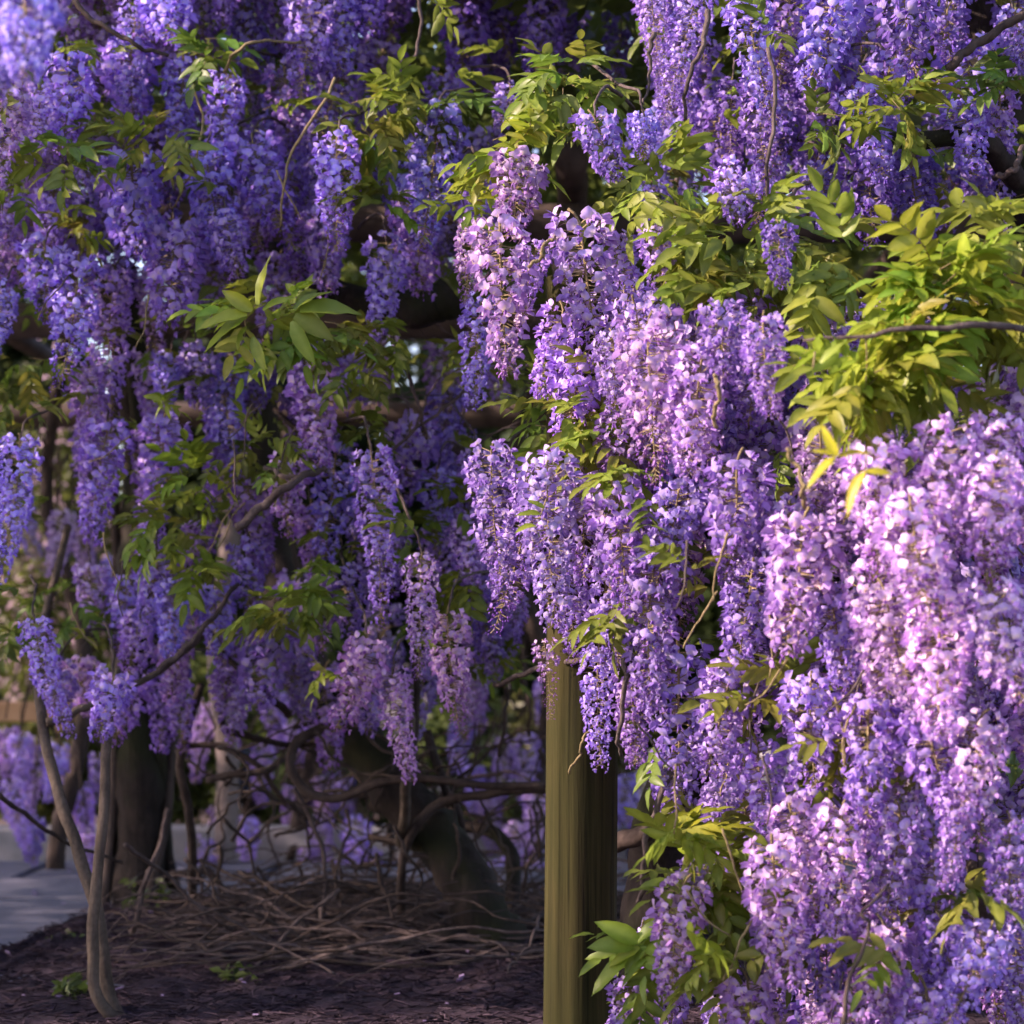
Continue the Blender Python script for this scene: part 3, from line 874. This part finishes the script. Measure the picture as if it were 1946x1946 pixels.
leaflets(VC, 2.9, LIT_YOUNG, [(1545, 700, 1466, 732), (1560, 690, 1600, 640)])
leaflets(VC, 3.5, LIT_YOUNG, [(1028, 978, 975, 972), (1035, 965, 1002, 946), (1018, 1000, 978, 1004), (1050, 970, 1062, 962)])
leaflets(VB, 4.1, LIT_YOUNG, [(470, 600, 360, 612), (470, 600, 372, 655), (480, 590, 420, 550), (490, 580, 500, 488), (480, 640, 500, 700), (500, 590, 545, 560), (470, 620, 440, 668)], 1.2)
leaflets(VB, 4.1, GRN, [(570, 590, 695, 578), (560, 600, 640, 640), (560, 590, 620, 540), (555, 610, 590, 690)], 1.3)
leaflets(VA, 4.6, LIT_YOUNG, [(312, 768, 288, 795), (315, 770, 322, 800), (308, 762, 272, 748)])
leaflets(VC, 3.4, LIT_YOUNG, [(1215, 1790, 1125, 1745), (1215, 1800, 1150, 1830), (1205, 1800, 1120, 1790), (1195, 1815, 1120, 1880), (1210, 1790, 1260, 1740)], 1.3)
# inner leaves spread thinly behind the flowers
for _ in range(260):
    v, x, y, D = rnd.choice(((VA, rnd.uniform(-150, 620), rnd.uniform(200, 1000), rnd.uniform(5.1, 5.6)), (VB, rnd.uniform(300, 1150), rnd.choice((rnd.uniform(-100, 700), rnd.uniform(650, 1300))), rnd.uniform(4.8, 5.8)),
        (VC, rnd.uniform(1180, 2100), rnd.uniform(550, 1900), rnd.uniform(3.4, 4.0)), (VD, rnd.uniform(1200, 2100), rnd.uniform(-100, 380), rnd.uniform(4.2, 4.8))))
    leaf_group(v, x, y, 30, D, 1, rnd.choice((GRN, OLV, DRK)), 0.85)
flush_leaves()

# ---- wood: trunks and stems traced as px,py,D
def stem(vine, pts, r0, r1, mat='bark', name="stem", n=28, wob=0.006, knob=0.12, sides=8):
    return tube(name, vine, [at(*p) for p in pts], r0, r1, mat, n, sides, wob, knob)

# left vine: stems wrapped round the back post, two pale stems in front
px0 = (276 - 973) * K * 6.5
P = [(px0 - 0.01, 6.38, -0.03), (px0 + 0.005, 6.39, 0.25), (px0 - 0.015, 6.40, 0.6), (px0 + 0.01, 6.42, 1.0), (px0, 6.45, 1.5), (px0 - 0.1, 6.5, 2.0)]
tube("trunk", VA, P, 0.085, 0.06, 'trunk', 40, 14, 0.01, 0.22)
for k in range(6):
    ph = k * 1.05; P = []
    for i in range(14):
        z = 0.02 + 1.75 * i / 13
        a = ph + z * (1.6 if k % 2 else -1.2) + 0.3 * math.sin(z * 5 + k)
        r = 0.088 + 0.012 * (k % 3) + 0.07 * math.exp(-z * 7)
        P.append((px0 + math.cos(a) * r * 0.8, 6.42 + math.sin(a) * r, z))
    tube("stem", VA, P, 0.022 - 0.0015 * k, 0.012, ('trunk', 'bark', 'bark')[k % 3], 40, 8, 0.006, 0.15)
stem(VA, [(240, 1960, 4.55), (205, 1880, 4.57), (188, 1740, 4.6), (150, 1620, 4.62), (112, 1520, 4.65), (84, 1400, 4.7), (74, 1300, 4.85), (90, 1180, 5.3), (130, 1000, 5.6)], 0.017, 0.010, 'stem', n=40, knob=0.08)
stem(VA, [(232, 1950, 4.52), (185, 1890, 4.5), (176, 1800, 4.5), (180, 1700, 4.5), (194, 1540, 4.52), (206, 1400, 4.6), (216, 1330, 4.9), (235, 1230, 5.5), (260, 1000, 5.9)], 0.0135, 0.010, 'stem', n=40, knob=0.08)
stem(VA, [(90, 1372, 4.7), (150, 1350, 4.75), (200, 1330, 4.8), (330, 1255, 5.0), (420, 1170, 5.1)], 0.010, 0.006, 'stem')
stem(VA, [(300, 1275, 4.8), (350, 1235, 4.8), (395, 1185, 4.8), (450, 1110, 4.9)], 0.008, 0.005, 'twig')
stem(VA, [(140, 0, 4.4), (200, 55, 4.4), (260, 85, 4.4), (320, 105, 4.45)], 0.006, 0.004, 'bark')
stem(VA, [(430, 140, 4.5), (445, 100, 4.45), (490, 80, 4.45), (570, 78, 4.6)], 0.0035, 0.003, 'shoot')
stem(VA, [(635, 150, 4.45), (610, 205, 4.4), (560, 280, 4.4), (538, 350, 4.4), (533, 430, 4.45)], 0.0035, 0.0025, 'shoot')
stem(VA, [(0, 1510, 4.9), (60, 1560, 5.0), (140, 1605, 5.2), (230, 1640, 5.5)], 0.006, 0.004, 'bark')
stem(VA, [(365, 150, 4.6), (385, 230, 4.55), (360, 330, 4.55), (330, 400, 4.6)], 0.003, 0.002, 'shoot')

# centre vine: leaning trunk, loop and tangle
stem(VB, [(965, 1815, 5.45), (915, 1735, 5.45), (835, 1610, 5.5), (765, 1510, 5.55), (690, 1415, 5.6), (615, 1325, 5.7), (555, 1230, 5.9), (510, 1030, 6.3), (480, 700, 6.6)], 0.074, 0.054, 'trunk', "trunk", 60, 0.018, 0.22, 18)
stem(VB, [(960, 1800, 5.5), (860, 1780, 5.4), (720, 1820, 5.35)], 0.045, 0.02, 'trunk', "root", 20)
stem(VB, [(1040, 1490, 5.2), (940, 1490, 5.25), (800, 1480, 5.3), (720, 1490, 5.32), (630, 1520, 5.35), (575, 1500, 5.36), (548, 1450, 5.37), (570, 1405, 5.4), (630, 1375, 5.42), (680, 1340, 5.5)], 0.009, 0.015, 'bark', n=50)
stem(VB, [(775, 1290, 5.0), (778, 1400, 5.05), (772, 1500, 5.2), (760, 1600, 5.5)], 0.010, 0.014, 'stem')
stem(VB, [(1050, 1500, 5.3), (950, 1505, 5.35), (850, 1520, 5.4), (790, 1570, 5.4), (765, 1660, 5.5), (762, 1750, 5.6)], 0.012, 0.012, 'bark', n=40)
stem(VB, [(808, 1390, 5.6), (840, 1480, 5.6), (870, 1540, 5.6), (890, 1640, 5.7), (930, 1700, 5.8)], 0.013, 0.009, 'bark')
stem(VB, [(700, 1530, 6.2), (860, 1560, 6.2), (950, 1590, 6.1), (975, 1660, 6.0), (960, 1760, 5.9)], 0.018, 0.024, 'trunk', n=30)
stem(VB, [(700, 1590, 5.7), (830, 1620, 5.7), (920, 1690, 5.8), (985, 1700, 5.8)], 0.009, 0.006, 'bark')
stem(VB, [(480, 1130, 5.3), (420, 1350, 5.5), (470, 1400, 5.6), (560, 1415, 5.7), (640, 1400, 5.7)], 0.010, 0.008, 'bark')
stem(VB, [(345, 1415, 5.7), (420, 1420, 5.7), (490, 1455, 5.7), (540, 1520, 5.8), (600, 1560, 5.9)], 0.009, 0.007, 'bark')
stem(VB, [(380, 1300, 5.6), (345, 1440, 5.7), (360, 1560, 5.8), (368, 1700, 6.0)], 0.012, 0.014, 'bark')
stem(VB, [(330, 1660, 6.0), (400, 1660, 6.0), (440, 1720, 6.0)], 0.012, 0.008, 'bark')
stem(VB, [(395, 1480, 5.6), (500, 1465, 5.6), (560, 1430, 5.7)], 0.010, 0.008, 'bark')
stem(VB, [(450, 1005, 4.6), (500, 960, 4.6), (560, 915, 4.6), (605, 895, 4.7)], 0.010, 0.008, 'twig')
stem(VB, [(500, 890, 4.7), (560, 905, 4.65), (620, 890, 4.7)], 0.006, 0.005, 'twig')
stem(VB, [(745, 640, 4.7), (770, 700, 4.7), (800, 790, 4.7), (812, 830, 4.8)], 0.0045, 0.0035, 'twig')
stem(VB, [(730, 870, 4.8), (800, 810, 4.8), (860, 760, 4.8), (930, 700, 4.9)], 0.004, 0.003, 'twig')
stem(VB, [(860, 850, 5.0), (960, 890, 5.0), (1040, 930, 4.6)], 0.010, 0.008, 'twig')
stem(VB, [(1000, 690, 4.4), (1060, 720, 4.35), (1110, 760, 4.3)], 0.004, 0.004, 'twig')
stem(VB, [(800, -10, 4.5), (795, 70, 4.5), (775, 130, 4.5), (735, 160, 4.6)], 0.004, 0.003, 'twig')
stem(VB, [(550, 1360, 5.2), (500, 1310, 5.1), (440, 1260, 5.1), (400, 1200, 5.2)], 0.010, 0.006, 'bark')
stem(VB, [(780, 1480, 5.2), (790, 1300, 5.1), (770, 1100, 5.0), (640, 900, 5.2), (520, 780, 5.4)], 0.012, 0.007, 'bark')
stem(VB, [(940, 1300, 4.6), (1000, 1280, 4.4), (1060, 1262, 4.0), (1120, 1245, 3.85)], 0.006, 0.005, 'twig')
stem(VB, [(1085, 1470, 3.92), (1100, 1430, 3.9), (1118, 1390, 3.9)], 0.0025, 0.002, 'shoot')
stem(VB, [(865, 560, 5.0), (820, 575, 5.0), (770, 590, 5.05), (640, 560, 5.2), (480, 470, 5.4), (200, 450, 5.6)], 0.05, 0.03, 'trunk', "branch", 30, 0.01, 0.15, 10)
for k in range(120):       # fine tangle below the flowers
    x = rnd.uniform(330, 1030); y = rnd.uniform(1380, 1700); D = rnd.uniform(5.3, 6.7)
    a = rnd.uniform(-1.6, 1.6); P = []
    for i in range(5):
        P.append((x, y, D))
        x += math.cos(a) * rnd.uniform(35, 90); y += math.sin(a) * rnd.uniform(25, 75); a += rnd.uniform(-0.7, 0.7); D += rnd.uniform(-0.1, 0.1)
        y = min(y, 1740)
    stem(VB, P, rnd.uniform(0.003, 0.007), 0.002, 'bark', "twig", 20, 0.008, 0.1, 5)
for k in range(40):       # twigs inside the dark opening in the middle
    x = rnd.uniform(660, 1050); y = rnd.uniform(560, 860); D = rnd.uniform(4.8, 6.2)
    a = rnd.choice((rnd.uniform(-0.35, 0.35), rnd.uniform(-1.2, 1.2))) ; P = []
    for i in range(4):
        P.append((x, y, D)); x += math.cos(a) * 60; y += math.sin(a) * 50 + rnd.uniform(-8, 12); a += rnd.uniform(-0.3, 0.3)
    stem(VB, P, rnd.uniform(0.002, 0.004), 0.0015, 'twig', "twig", 14, 0.006, 0.1, 5)

# right vine
stem(VC, [(1235, 1960, 4.5), (1240, 1800, 4.5), (1255, 1640, 4.5), (1290, 1500, 4.4), (1400, 1350, 4.2), (1500, 1200, 4.1), (1600, 900, 4.0), (1500, 650, 4.0)], 0.075, 0.04, 'trunk', "trunk", 40, 0.012, 0.15, 12)
stem(VC, [(1900, 1810, 3.55), (1885, 1740, 3.5), (1870, 1680, 3.5), (1840, 1600, 3.6), (1780, 1480, 3.8), (1650, 1300, 3.9)], 0.026, 0.018, 'stem', "branch")
stem(VC, [(1170, 1600, 4.3), (1240, 1580, 4.2), (1320, 1540, 4.1), (1420, 1450, 4.0)], 0.020, 0.012, 'bark')
stem(VC, [(1190, 1240, 3.5), (1185, 1300, 3.5), (1178, 1400, 3.55), (1180, 1440, 3.6)], 0.005, 0.003, 'twig')
stem(VC, [(1270, 1460, 3.5), (1240, 1560, 3.5), (1222, 1650, 3.55), (1215, 1720, 3.6)], 0.006, 0.004, 'twig')
stem(VC, [(1525, 642, 3.02), (1640, 637, 2.98), (1760, 626, 2.96), (1930, 618, 3.0), (2100, 640, 3.2)], 0.002, 0.006, 'twig')
stem(VC, [(1600, 1960, 3.0), (1620, 1850, 3.0), (1650, 1770, 3.0), (1640, 1735, 3.0), (1690, 1680, 3.05)], 0.0036, 0.002, 'bark')
stem(VC, [(1365, 710, 3.15), (1362, 760, 3.15), (1358, 815, 3.18)], 0.0035, 0.003, 'shoot')
stem(VC, [(1497, 852, 3.0), (1515, 890, 3.0), (1525, 930, 3.0), (1532, 965, 3.05)], 0.003, 0.003, 'shoot')
stem(VC, [(1010, 510, 3.5), (1030, 480, 3.5), (1045, 455, 3.5)], 0.003, 0.003, 'shoot')
stem(VC, [(1460, 95, 3.8), (1472, 200, 3.8), (1464, 300, 3.8), (1460, 375, 3.82), (1530, 340, 3.85)], 0.004, 0.003, 'twig')
stem(VC, [(1440, 395, 3.8), (1500, 370, 3.8), (1560, 335, 3.9)], 0.004, 0.004, 'twig')
for k in range(34):
    x = rnd.uniform(1200, 1940); y = rnd.uniform(700, 1850); P = []; D = rnd.uniform(3.15, 3.5); a = rnd.uniform(0.7, 2.3)
    for i in range(4):
        P.append((x, y, D)); x += math.cos(a) * 35; y += math.sin(a) * 45; a += rnd.uniform(-0.4, 0.4)
    stem(VC, P, 0.0021, 0.0014, rnd.choice(('shoot', 'twig')), "tendril", 14, 0.0015, 0.1, 5)
for k in range(18):
    x = rnd.uniform(0, 640); y = rnd.uniform(60, 1150); P = []; D = rnd.uniform(4.4, 4.8); a = rnd.uniform(0.5, 2.6)
    for i in range(4):
        P.append((x, y, D)); x += math.cos(a) * 30; y += math.sin(a) * 36; a += rnd.uniform(-0.4, 0.4)
    stem(VA, P, 0.0021, 0.0014, rnd.choice(('shoot', 'twig')), "tendril", 14, 0.0015, 0.1, 5)
# top right vine
stem(VD, [(1960, 2000, 4.9), (1960, 1500, 4.9), (1950, 900, 4.8), (1935, 500, 4.7), (1900, 250, 4.6), (1880, 100, 4.6), (1830, -60, 4.6), (1700, -200, 4.6)], 0.075, 0.05, 'trunk', "trunk", 40, 0.012, 0.15, 12)
stem(VD, [(1935, 345, 4.2), (1890, 290, 4.1), (1840, 262, 4.05), (1770, 262, 4.05), (1690, 270, 4.1), (1600, 260, 4.2)], 0.024, 0.014, 'trunk', "branch", knob=0.2)
stem(VD, [(1890, 335, 4.0), (1925, 325, 3.95), (1945, 280, 3.95)], 0.006, 0.005, 'twig')
stem(VD, [(1800, 130, 3.95), (1860, 80, 3.95), (1950, 25, 3.95)], 0.009, 0.008, 'bark')
stem(VD, [(1350, 20, 3.95), (1335, 80, 3.95), (1310, 150, 3.95), (1300, 230, 4.0)], 0.006, 0.003, 'twig')
stem(VD, [(1240, 60, 3.95), (1235, 120, 3.95), (1225, 200, 3.95)], 0.005, 0.002, 'twig')

# ground runners and fallen twigs round the foot of the vines
for k in range(300):
    y = 4.9 + 1.6 * rnd.random() ** 0.7
    x = rnd.uniform(-0.95, 0.35)
    if y > bed_edge(x) - 0.1:
        continue
    a = rnd.gauss(0.12, 0.4) + (math.pi if rnd.random() < 0.5 else 0); P = []; lift = rnd.uniform(0.005, 0.05) * (1 if rnd.random() < 0.6 else 3.2)
    m = rnd.randint(5, 8)
    for i in range(m):
        hh = bed_h(x, min(y, bed_edge(x))) + 0.006 + lift * math.sin(math.pi * i / (m - 1)) + rnd.uniform(0, 0.012)
        P.append((x, y, hh)); x += math.cos(a) * 0.14; y += math.sin(a) * 0.09; a += rnd.uniform(-0.35, 0.35)
        y = max(4.5, min(y, bed_edge(x) - 0.05))
        if x < -1.1 or (x < -1.0 and y > 5.9):
            break
    if len(P) < 3:
        continue
    tube("runner", VB if P[0][0] > -0.6 else VA, P, rnd.choice((0.0022, 0.003, 0.004, 0.006)), 0.0012, rnd.choice(('twig', 'twig', 'bark')), 26, 5, 0.011, 0.2)
for (pts, r) in (([(640, 1690, 5.2), (560, 1760, 5.2), (480, 1840, 5.1)], .006), ([(60, 1946, 4.7), (130, 1870, 4.8), (210, 1800, 4.9)], .005), ([(560, 1500, 5.5), (620, 1640, 5.5), (600, 1770, 5.5)], .007),
                 ([(240, 1600, 5.0), (330, 1680, 5.2), (440, 1770, 5.3)], .006), ([(250, 1770, 5.4), (290, 1640, 5.4), (320, 1540, 5.5)], .009), ([(1030, 1740, 5.0), (1000, 1800, 4.9), (960, 1850, 4.8)], .004)):
    stem(VB if pts[0][0] > 400 else VA, pts, r, r * 0.6, 'twig', "runner", 20, 0.008, 0.1, 6)

# leafy roof of the pergola: the vines' own tops, one mass of blades, mostly unseen, edges set to steer sun and shade
def roof(vine, x0, x1, y0, y1, n):
    n = int(n * 1.5)
    pts = np.stack([npr.uniform(x0, x1, n), npr.uniform(y0, y1, n), 2.42 + npr.gamma(2.0, 0.09, n)], 1)
    pts[:, 2] += 0.10 * np.sin(pts[:, 0] * 2.3) * np.sin(pts[:, 1] * 1.9)
    keep = (np.sin(pts[:, 0] * 5.1 + 1) * np.sin(pts[:, 1] * 4.3) + npr.normal(0, 0.5, n)) > -0.95
    pts = pts[keep]; n = len(pts)
    cols = np.array((0.17, 0.22, 0.045)) * npr.uniform(0.6, 1.2, (n, 1))
    fl = npr.random(n) < 0.0
    cols[fl] = np.array((0.30, 0.18, 0.55)) * npr.uniform(0.7, 1.2, (fl.sum(), 1))
    V, Q, Cc = leaf_cloud(pts, 0.095, cols)
    link("roof_shade_foliage", quads_mesh("roof_shade_foliage", V, Q, 'leaf', Cc), vine, kind="stuff")
roof(VA, -7.0, -2.0, 3.5, 8.2, 15000)  # unseen left stretch, added to shade the left flowers and ground
roof(VA, -2.0, -1.0, 4.8, 8.6, 3000)
roof(VB, -1.0, 0.6, 4.6, 10.5, 8300)
roof(VD, 0.6, 3.8, 3.9, 10.5, 15000)

# ------------------------------------------------------------------ background
def bush(name, label, cat, c, rad, n, col, size, group=None, flower=None, lobes=7, stems=5):
    t = thing(name, label, cat, (c[0], c[1], 0), group)
    gg = np.random.default_rng(int(abs(c[0] * 100 + c[1] * 31)) + n)
    cen = gg.normal(0, 0.45, (lobes, 3)) * np.array(rad); cen[:, 2] = gg.uniform(0.25, 1.0, lobes) * rad[2]
    per = n // lobes; pts = []
    for k in range(lobes):
        q = gg.normal(size=(per, 3)); q /= np.linalg.norm(q, axis=1)[:, None]
        q *= (gg.random((per, 1)) ** 0.4) * np.array(rad) * gg.uniform(0.35, 0.6)
        pts.append(q + cen[k])
    pts = np.vstack(pts); pts = pts[pts[:, 2] > 0.02]
    cols = np.array(col) * gg.uniform(0.55, 1.3, (len(pts), 1))
    if flower:
        fl = gg.random(len(pts)) < flower[1]
        cols[fl] = np.array(flower[0]) * gg.uniform(0.7, 1.15, (fl.sum(), 1))
    V, Q, Cc = leaf_cloud(pts, size, cols, gg)
    link("foliage", quads_mesh("foliage", V, Q, 'leaf', Cc), t, kind="stuff")
    for k in range(stems):
        e = cen[k % lobes]
        tube("stem", t, [(gg.normal(0, 0.05), gg.normal(0, 0.05), -0.02), (e[0] * 0.4, e[1] * 0.4, e[2] * 0.5), tuple(e)], 0.018, 0.006, 'bark', 10, 5, 0.01)
    return t

hg = "dark evergreen shrubs behind the path"
for i, (x, y, rx, rz, col, lab) in enumerate([
    (-2.6, 11.5, 1.0, 1.5, (0.055, 0.085, 0.03), "dark evergreen shrub far left beyond the kerb"),
    (-0.9, 12.8, 1.3, 2.2, (0.05, 0.075, 0.028), "tall dark shrub behind the pale tree trunk"),
    (0.9, 12.6, 1.3, 2.2, (0.05, 0.08, 0.03), "tall dark shrub behind the round post"),
    (2.6, 12.2, 1.3, 2.1, (0.05, 0.075, 0.03), "tall dark shrub at the far right behind the flowers"),
    (-3.1, 13.2, 1.1, 2.9, (0.07, 0.09, 0.03), "tall mid green shrub at the left edge beyond the pink shrub"),
    (-4.3, 11.6, 1.3, 2.4, (0.05, 0.075, 0.03), "tall dark shrub outermost on the left"),
    (-1.7, 11.9, 1.0, 2.3, (0.045, 0.07, 0.026), "tall dark shrub left of the pale tree trunk"),
    (0.0, 12.0, 1.1, 2.5, (0.045, 0.07, 0.026), "tall dark shrub behind the low pale wall"),
    (1.8, 11.6, 1.2, 2.5, (0.045, 0.07, 0.026), "tall dark shrub right of the round post"),
    (-0.35, 9.3, 0.4, 0.5, (0.10, 0.14, 0.045), "low green shrub behind the leaning trunk"),
    (-1.15, 9.6, 0.4, 0.8, (0.12, 0.16, 0.045), "green shrub between wrapped trunk and pale tree trunk"),
    (0.12, 8.9, 0.3, 0.3, (0.12, 0.15, 0.045), "low olive shrub right beside the round post"),
    (-1.95, 9.3, 0.4, 0.5, (0.13, 0.16, 0.05), "low sunny shrub at the left edge below the tan rail"),
    (-1.55, 9.0, 0.38, 0.62, (0.11, 0.15, 0.04), "small bright green shrub left of the wrapped post"),
    (-0.75, 8.9, 0.35, 0.34, (0.09, 0.13, 0.05), "low feathery green shrub behind the pale trunk"),
    (0.25, 10.2, 0.5, 0.55, (0.12, 0.14, 0.045), "olive shrub behind the low pale wall end"),
    ]):
    bush("shrub", lab, "shrub", (x, y), (rx, rx * 0.8, rz), 11000 if rz > 1 else 2600, col, 0.14 if rz > 1 else 0.07)
bush("flowering_shrub", "pale pink flowering shrub glimpsed at the left edge", "shrub", (-2.33, 10.6), (0.26, 0.3, 1.7), 3000, (0.13, 0.16, 0.04), 0.06, None, ((0.66, 0.48, 0.66), 0.22))
bush("shrub", "unseen leafy shrub added at front left to shade the lower right flowers", "shrub", (-1.8, 2.7), (0.5, 0.42, 1.15), 2600, (0.09, 0.13, 0.04), 0.09)  # out of view, added only for the shade it casts
for (px_, py_, D_, lab) in ((150, 1880, 4.75, "small green weed on the mulch beside the pale stems"), (135, 1795, 5.5, "small leafy weed at the edge of the paving"), (440, 1890, 4.95, "small green weed on the mulch in front of the twigs"), (290, 1690, 6.0, "ferny weed at the foot of the dark trunk")):
    q = at(px_, py_, D_)
    bush("weed", lab, "weed", (q.x, q.y), (0.06, 0.05, 0.07 if D_ < 5.9 else 0.16), 90, (0.10, 0.15, 0.035), 0.035, None, None, 5, 2)
pt = thing("tree", "tree with a pale slender trunk behind the tangle of stems", "tree", tuple(at(424, 1700, 7.9)))
pt.location.z = 0
tube("trunk", pt, [(0, 0, -0.05), (0.02, 0, 0.4), (-0.02, 0.02, 0.9), (0.05, 0.05, 1.6), (0.0, 0.1, 2.6)], 0.045, 0.035, 'palebark', 24, 10, 0.008, 0.08)
cp = npr.normal(0, 0.32, (1500, 3)) * np.array((1.2, 1.2, 0.8)) + np.array((0, 0.1, 2.75))
V_, Q_, C_ = leaf_cloud(cp, 0.09, np.array((0.10, 0.14, 0.04)) * npr.uniform(0.6, 1.3, (1500, 1)))
link("crown", quads_mesh("crown", V_, Q_, 'leaf', C_), pt, kind="stuff")

# background wisteria, low drapes seen under the near flowers
for (cx, D, lab, spots) in (
    (-1.9, 7.6, "pale violet wisteria drooping low over the path at the far left", [(40, 1400, 1500), (75, 1410, 1570), (20, 1490, 1620), (150, 1500, 1600), (110, 1420, 1520), (60, 1560, 1640), (10, 1390, 1480), (170, 1590, 1660), (190, 1440, 1530), (30, 930, 1100), (120, 980, 1120), (150, 1000, 1090), (220, 1060, 1130), (90, 1240, 1330)]),
    (-0.9, 8.2, "violet wisteria drooping behind the leaning trunk", [(500, 1420, 1530), (520, 1320, 1420), (560, 1500, 1620), (590, 1620, 1740), (610, 1560, 1690), (420, 1540, 1660), (380, 1600, 1720), (470, 1560, 1640), (680, 1560, 1680), (700, 1620, 1720), (640, 1640, 1740), (720, 1640, 1700), (440, 1330, 1460), (395, 1340, 1480), (560, 1380, 1450), (650, 1480, 1560), (610, 1480, 1580)]),
    (0.3, 8.0, "violet wisteria drooping between leaning trunk and round post", [(960, 1410, 1560), (1000, 1400, 1580), (1020, 1500, 1660), (930, 1500, 1620), (980, 1570, 1720), (900, 1460, 1540), (1010, 1640, 1750), (880, 1380, 1470), (950, 1640, 1740), (1190, 1480, 1640), (1200, 1620, 1740), (1220, 1560, 1680), (820, 1560, 1640), (850, 1620, 1700), (1040, 1300, 1420), (900, 1290, 1390)])):
    bw = thing("wisteria_vine", lab, "wisteria", (0, 0, 0))
    for (x, y0, y1) in spots:
        raceme(bw, x, y0, y1, 60, D + rnd.uniform(-0.4, 0.5), rnd.choice((VIOL, BLUE, LILAC)))
    xs_ = [s[0] for s in spots]
    mx = sum(xs_) / len(xs_)
    ba = at(mx, 1700, D); ba.z = 0
    tube("trunk", bw, [ba, ba + Vector((0.1, 0.1, 0.7)), ba + Vector((-0.05, 0.1, 1.4)), ba + Vector((0.1, 0, 2.1))], 0.035, 0.02, 'bark', 20, 7, 0.02, 0.1)
    for (x, y0, y1) in spots:
        p = at(x, y0 - 20, D)
        tube("stem", bw, [ba + Vector((0, 0.05, min(2.0, p.z * 0.8 + 0.3))), (p + ba) / 2 + Vector((0, 0, 0.35 + p.z * 0.4)), p], 0.006, 0.003, 'bark', 12, 5, 0.01)

# small man-made things glimpsed between the stems
rf = thing("rail_fence", "low tan timber rail at the left edge behind the blue raceme", "fence", tuple(at(30, 1352, 8.8)))
rf.location.z = 0
zz = at(0, 1352, 8.8).z
box("rail", rf, (-0.3, 0, zz), (1.1, 0.05, 0.085), 'tan')
box("post", rf, (-0.75, 0.055, zz / 2), (0.08, 0.05, zz + 0.1), 'tan')
box("post", rf, (0.2, 0.055, zz / 2), (0.08, 0.05, zz + 0.1), 'tan')
for (x, y, w, h, lab) in ((605, 1445, 44, 64, "small blue board beside the leaning trunk above the loop"), (466, 1470, 34, 90, "narrow blue board behind the tangled stems")):
    p = at(x, y, 9.6)
    bb = thing("blue_board", lab, "board", (p.x, p.y, 0))
    box("panel", bb, (0, 0, p.z), (w * K * 9.6, 0.03, h * K * 9.6), 'blue')
    box("leg", bb, (0, 0.03, p.z / 2 + 0.02), (0.03, 0.028, p.z + 0.02), 'timber')

# ------------------------------------------------------------------ litter
n = 30000
xx = npr.uniform(-2.2, 1.6, n); yy = 3.6 + npr.random(n) * 3.1
keepm = np.array([y < bed_edge(x) - 0.02 for x, y in zip(xx, yy)])
xx, yy = xx[keepm], yy[keepm]; n = len(xx)
zz_ = np.array([bed_h(x, y) for x, y in zip(xx, yy)]) + npr.uniform(0.002, 0.010, n)
def chips(name, mat, xx, yy, zz_, L, W, cols):
    n = len(xx)
    a = npr.normal(0.15, 0.7, n); tl = npr.normal(0, 0.22, n); rl = npr.normal(0, 0.5, n)
    L = L * npr.uniform(0.5, 1.6, n); W = W * npr.uniform(0.6, 1.4, n)
    d = np.stack([np.cos(a) * np.cos(tl), np.sin(a) * np.cos(tl), np.sin(tl)], 1) * L[:, None] / 2
    s = np.stack([-np.sin(a) * np.cos(rl), np.cos(a) * np.cos(rl), np.sin(rl)], 1) * W[:, None] / 2
    c = np.stack([xx, yy, zz_], 1); u = np.array([0, 0, 1.0]) * (W[:, None] * 0.35)
    V = np.stack([c - d - s, c + d - s, c + d + s, c - d + s, c - d * 0.9 + u, c + d * 0.9 + u], 1).reshape(-1, 3)
    b = np.arange(n)[:, None] * 6
    Q = np.concatenate([b + np.array([0, 1, 5, 4]), b + np.array([3, 4, 5, 2]), b + np.array([0, 3, 2, 1])])
    return link(name, quads_mesh(name, V, Q, mat, np.repeat(cols, 6, axis=0), smooth=False), kind="stuff")
M['chip'] = thin_mat("chip", 0.0, 0.9, 0.15, 0.01)
M['fallen'] = thin_mat("fallen_petal", 0.3, 0.6, 0.2, 0.01)
tone = npr.random(n)[:, None]
ch = chips("mulch_chips", 'chip', xx, yy, zz_, 0.026, 0.0042, np.array((0.019, 0.012, 0.018)) * (1 - tone) + np.array((0.095, 0.066, 0.084)) * tone ** 2)
tag(ch, "dark bark chips and twig litter covering the bed", "mulch")
n2 = 420
xp = npr.uniform(-3.0, 2.0, n2); yp = npr.uniform(3.6, 9.5, n2)
zp = np.array([bed_h(x, y) + 0.012 if y < bed_edge(x) else (0.044 if y < 8.15 else 0.155 if y < 8.34 else 0.006) for x, y in zip(xp, yp)])
fp = chips("fallen_petals", 'fallen', xp, yp, zp, 0.014, 0.010, np.array((0.34, 0.25, 0.42)) * npr.uniform(0.6, 1.2, (n2, 1)))
tag(fp, "fallen lilac petals scattered on bed and path", "petals")
print("racemes", n_rac[0], "objects", len(bpy.data.objects))
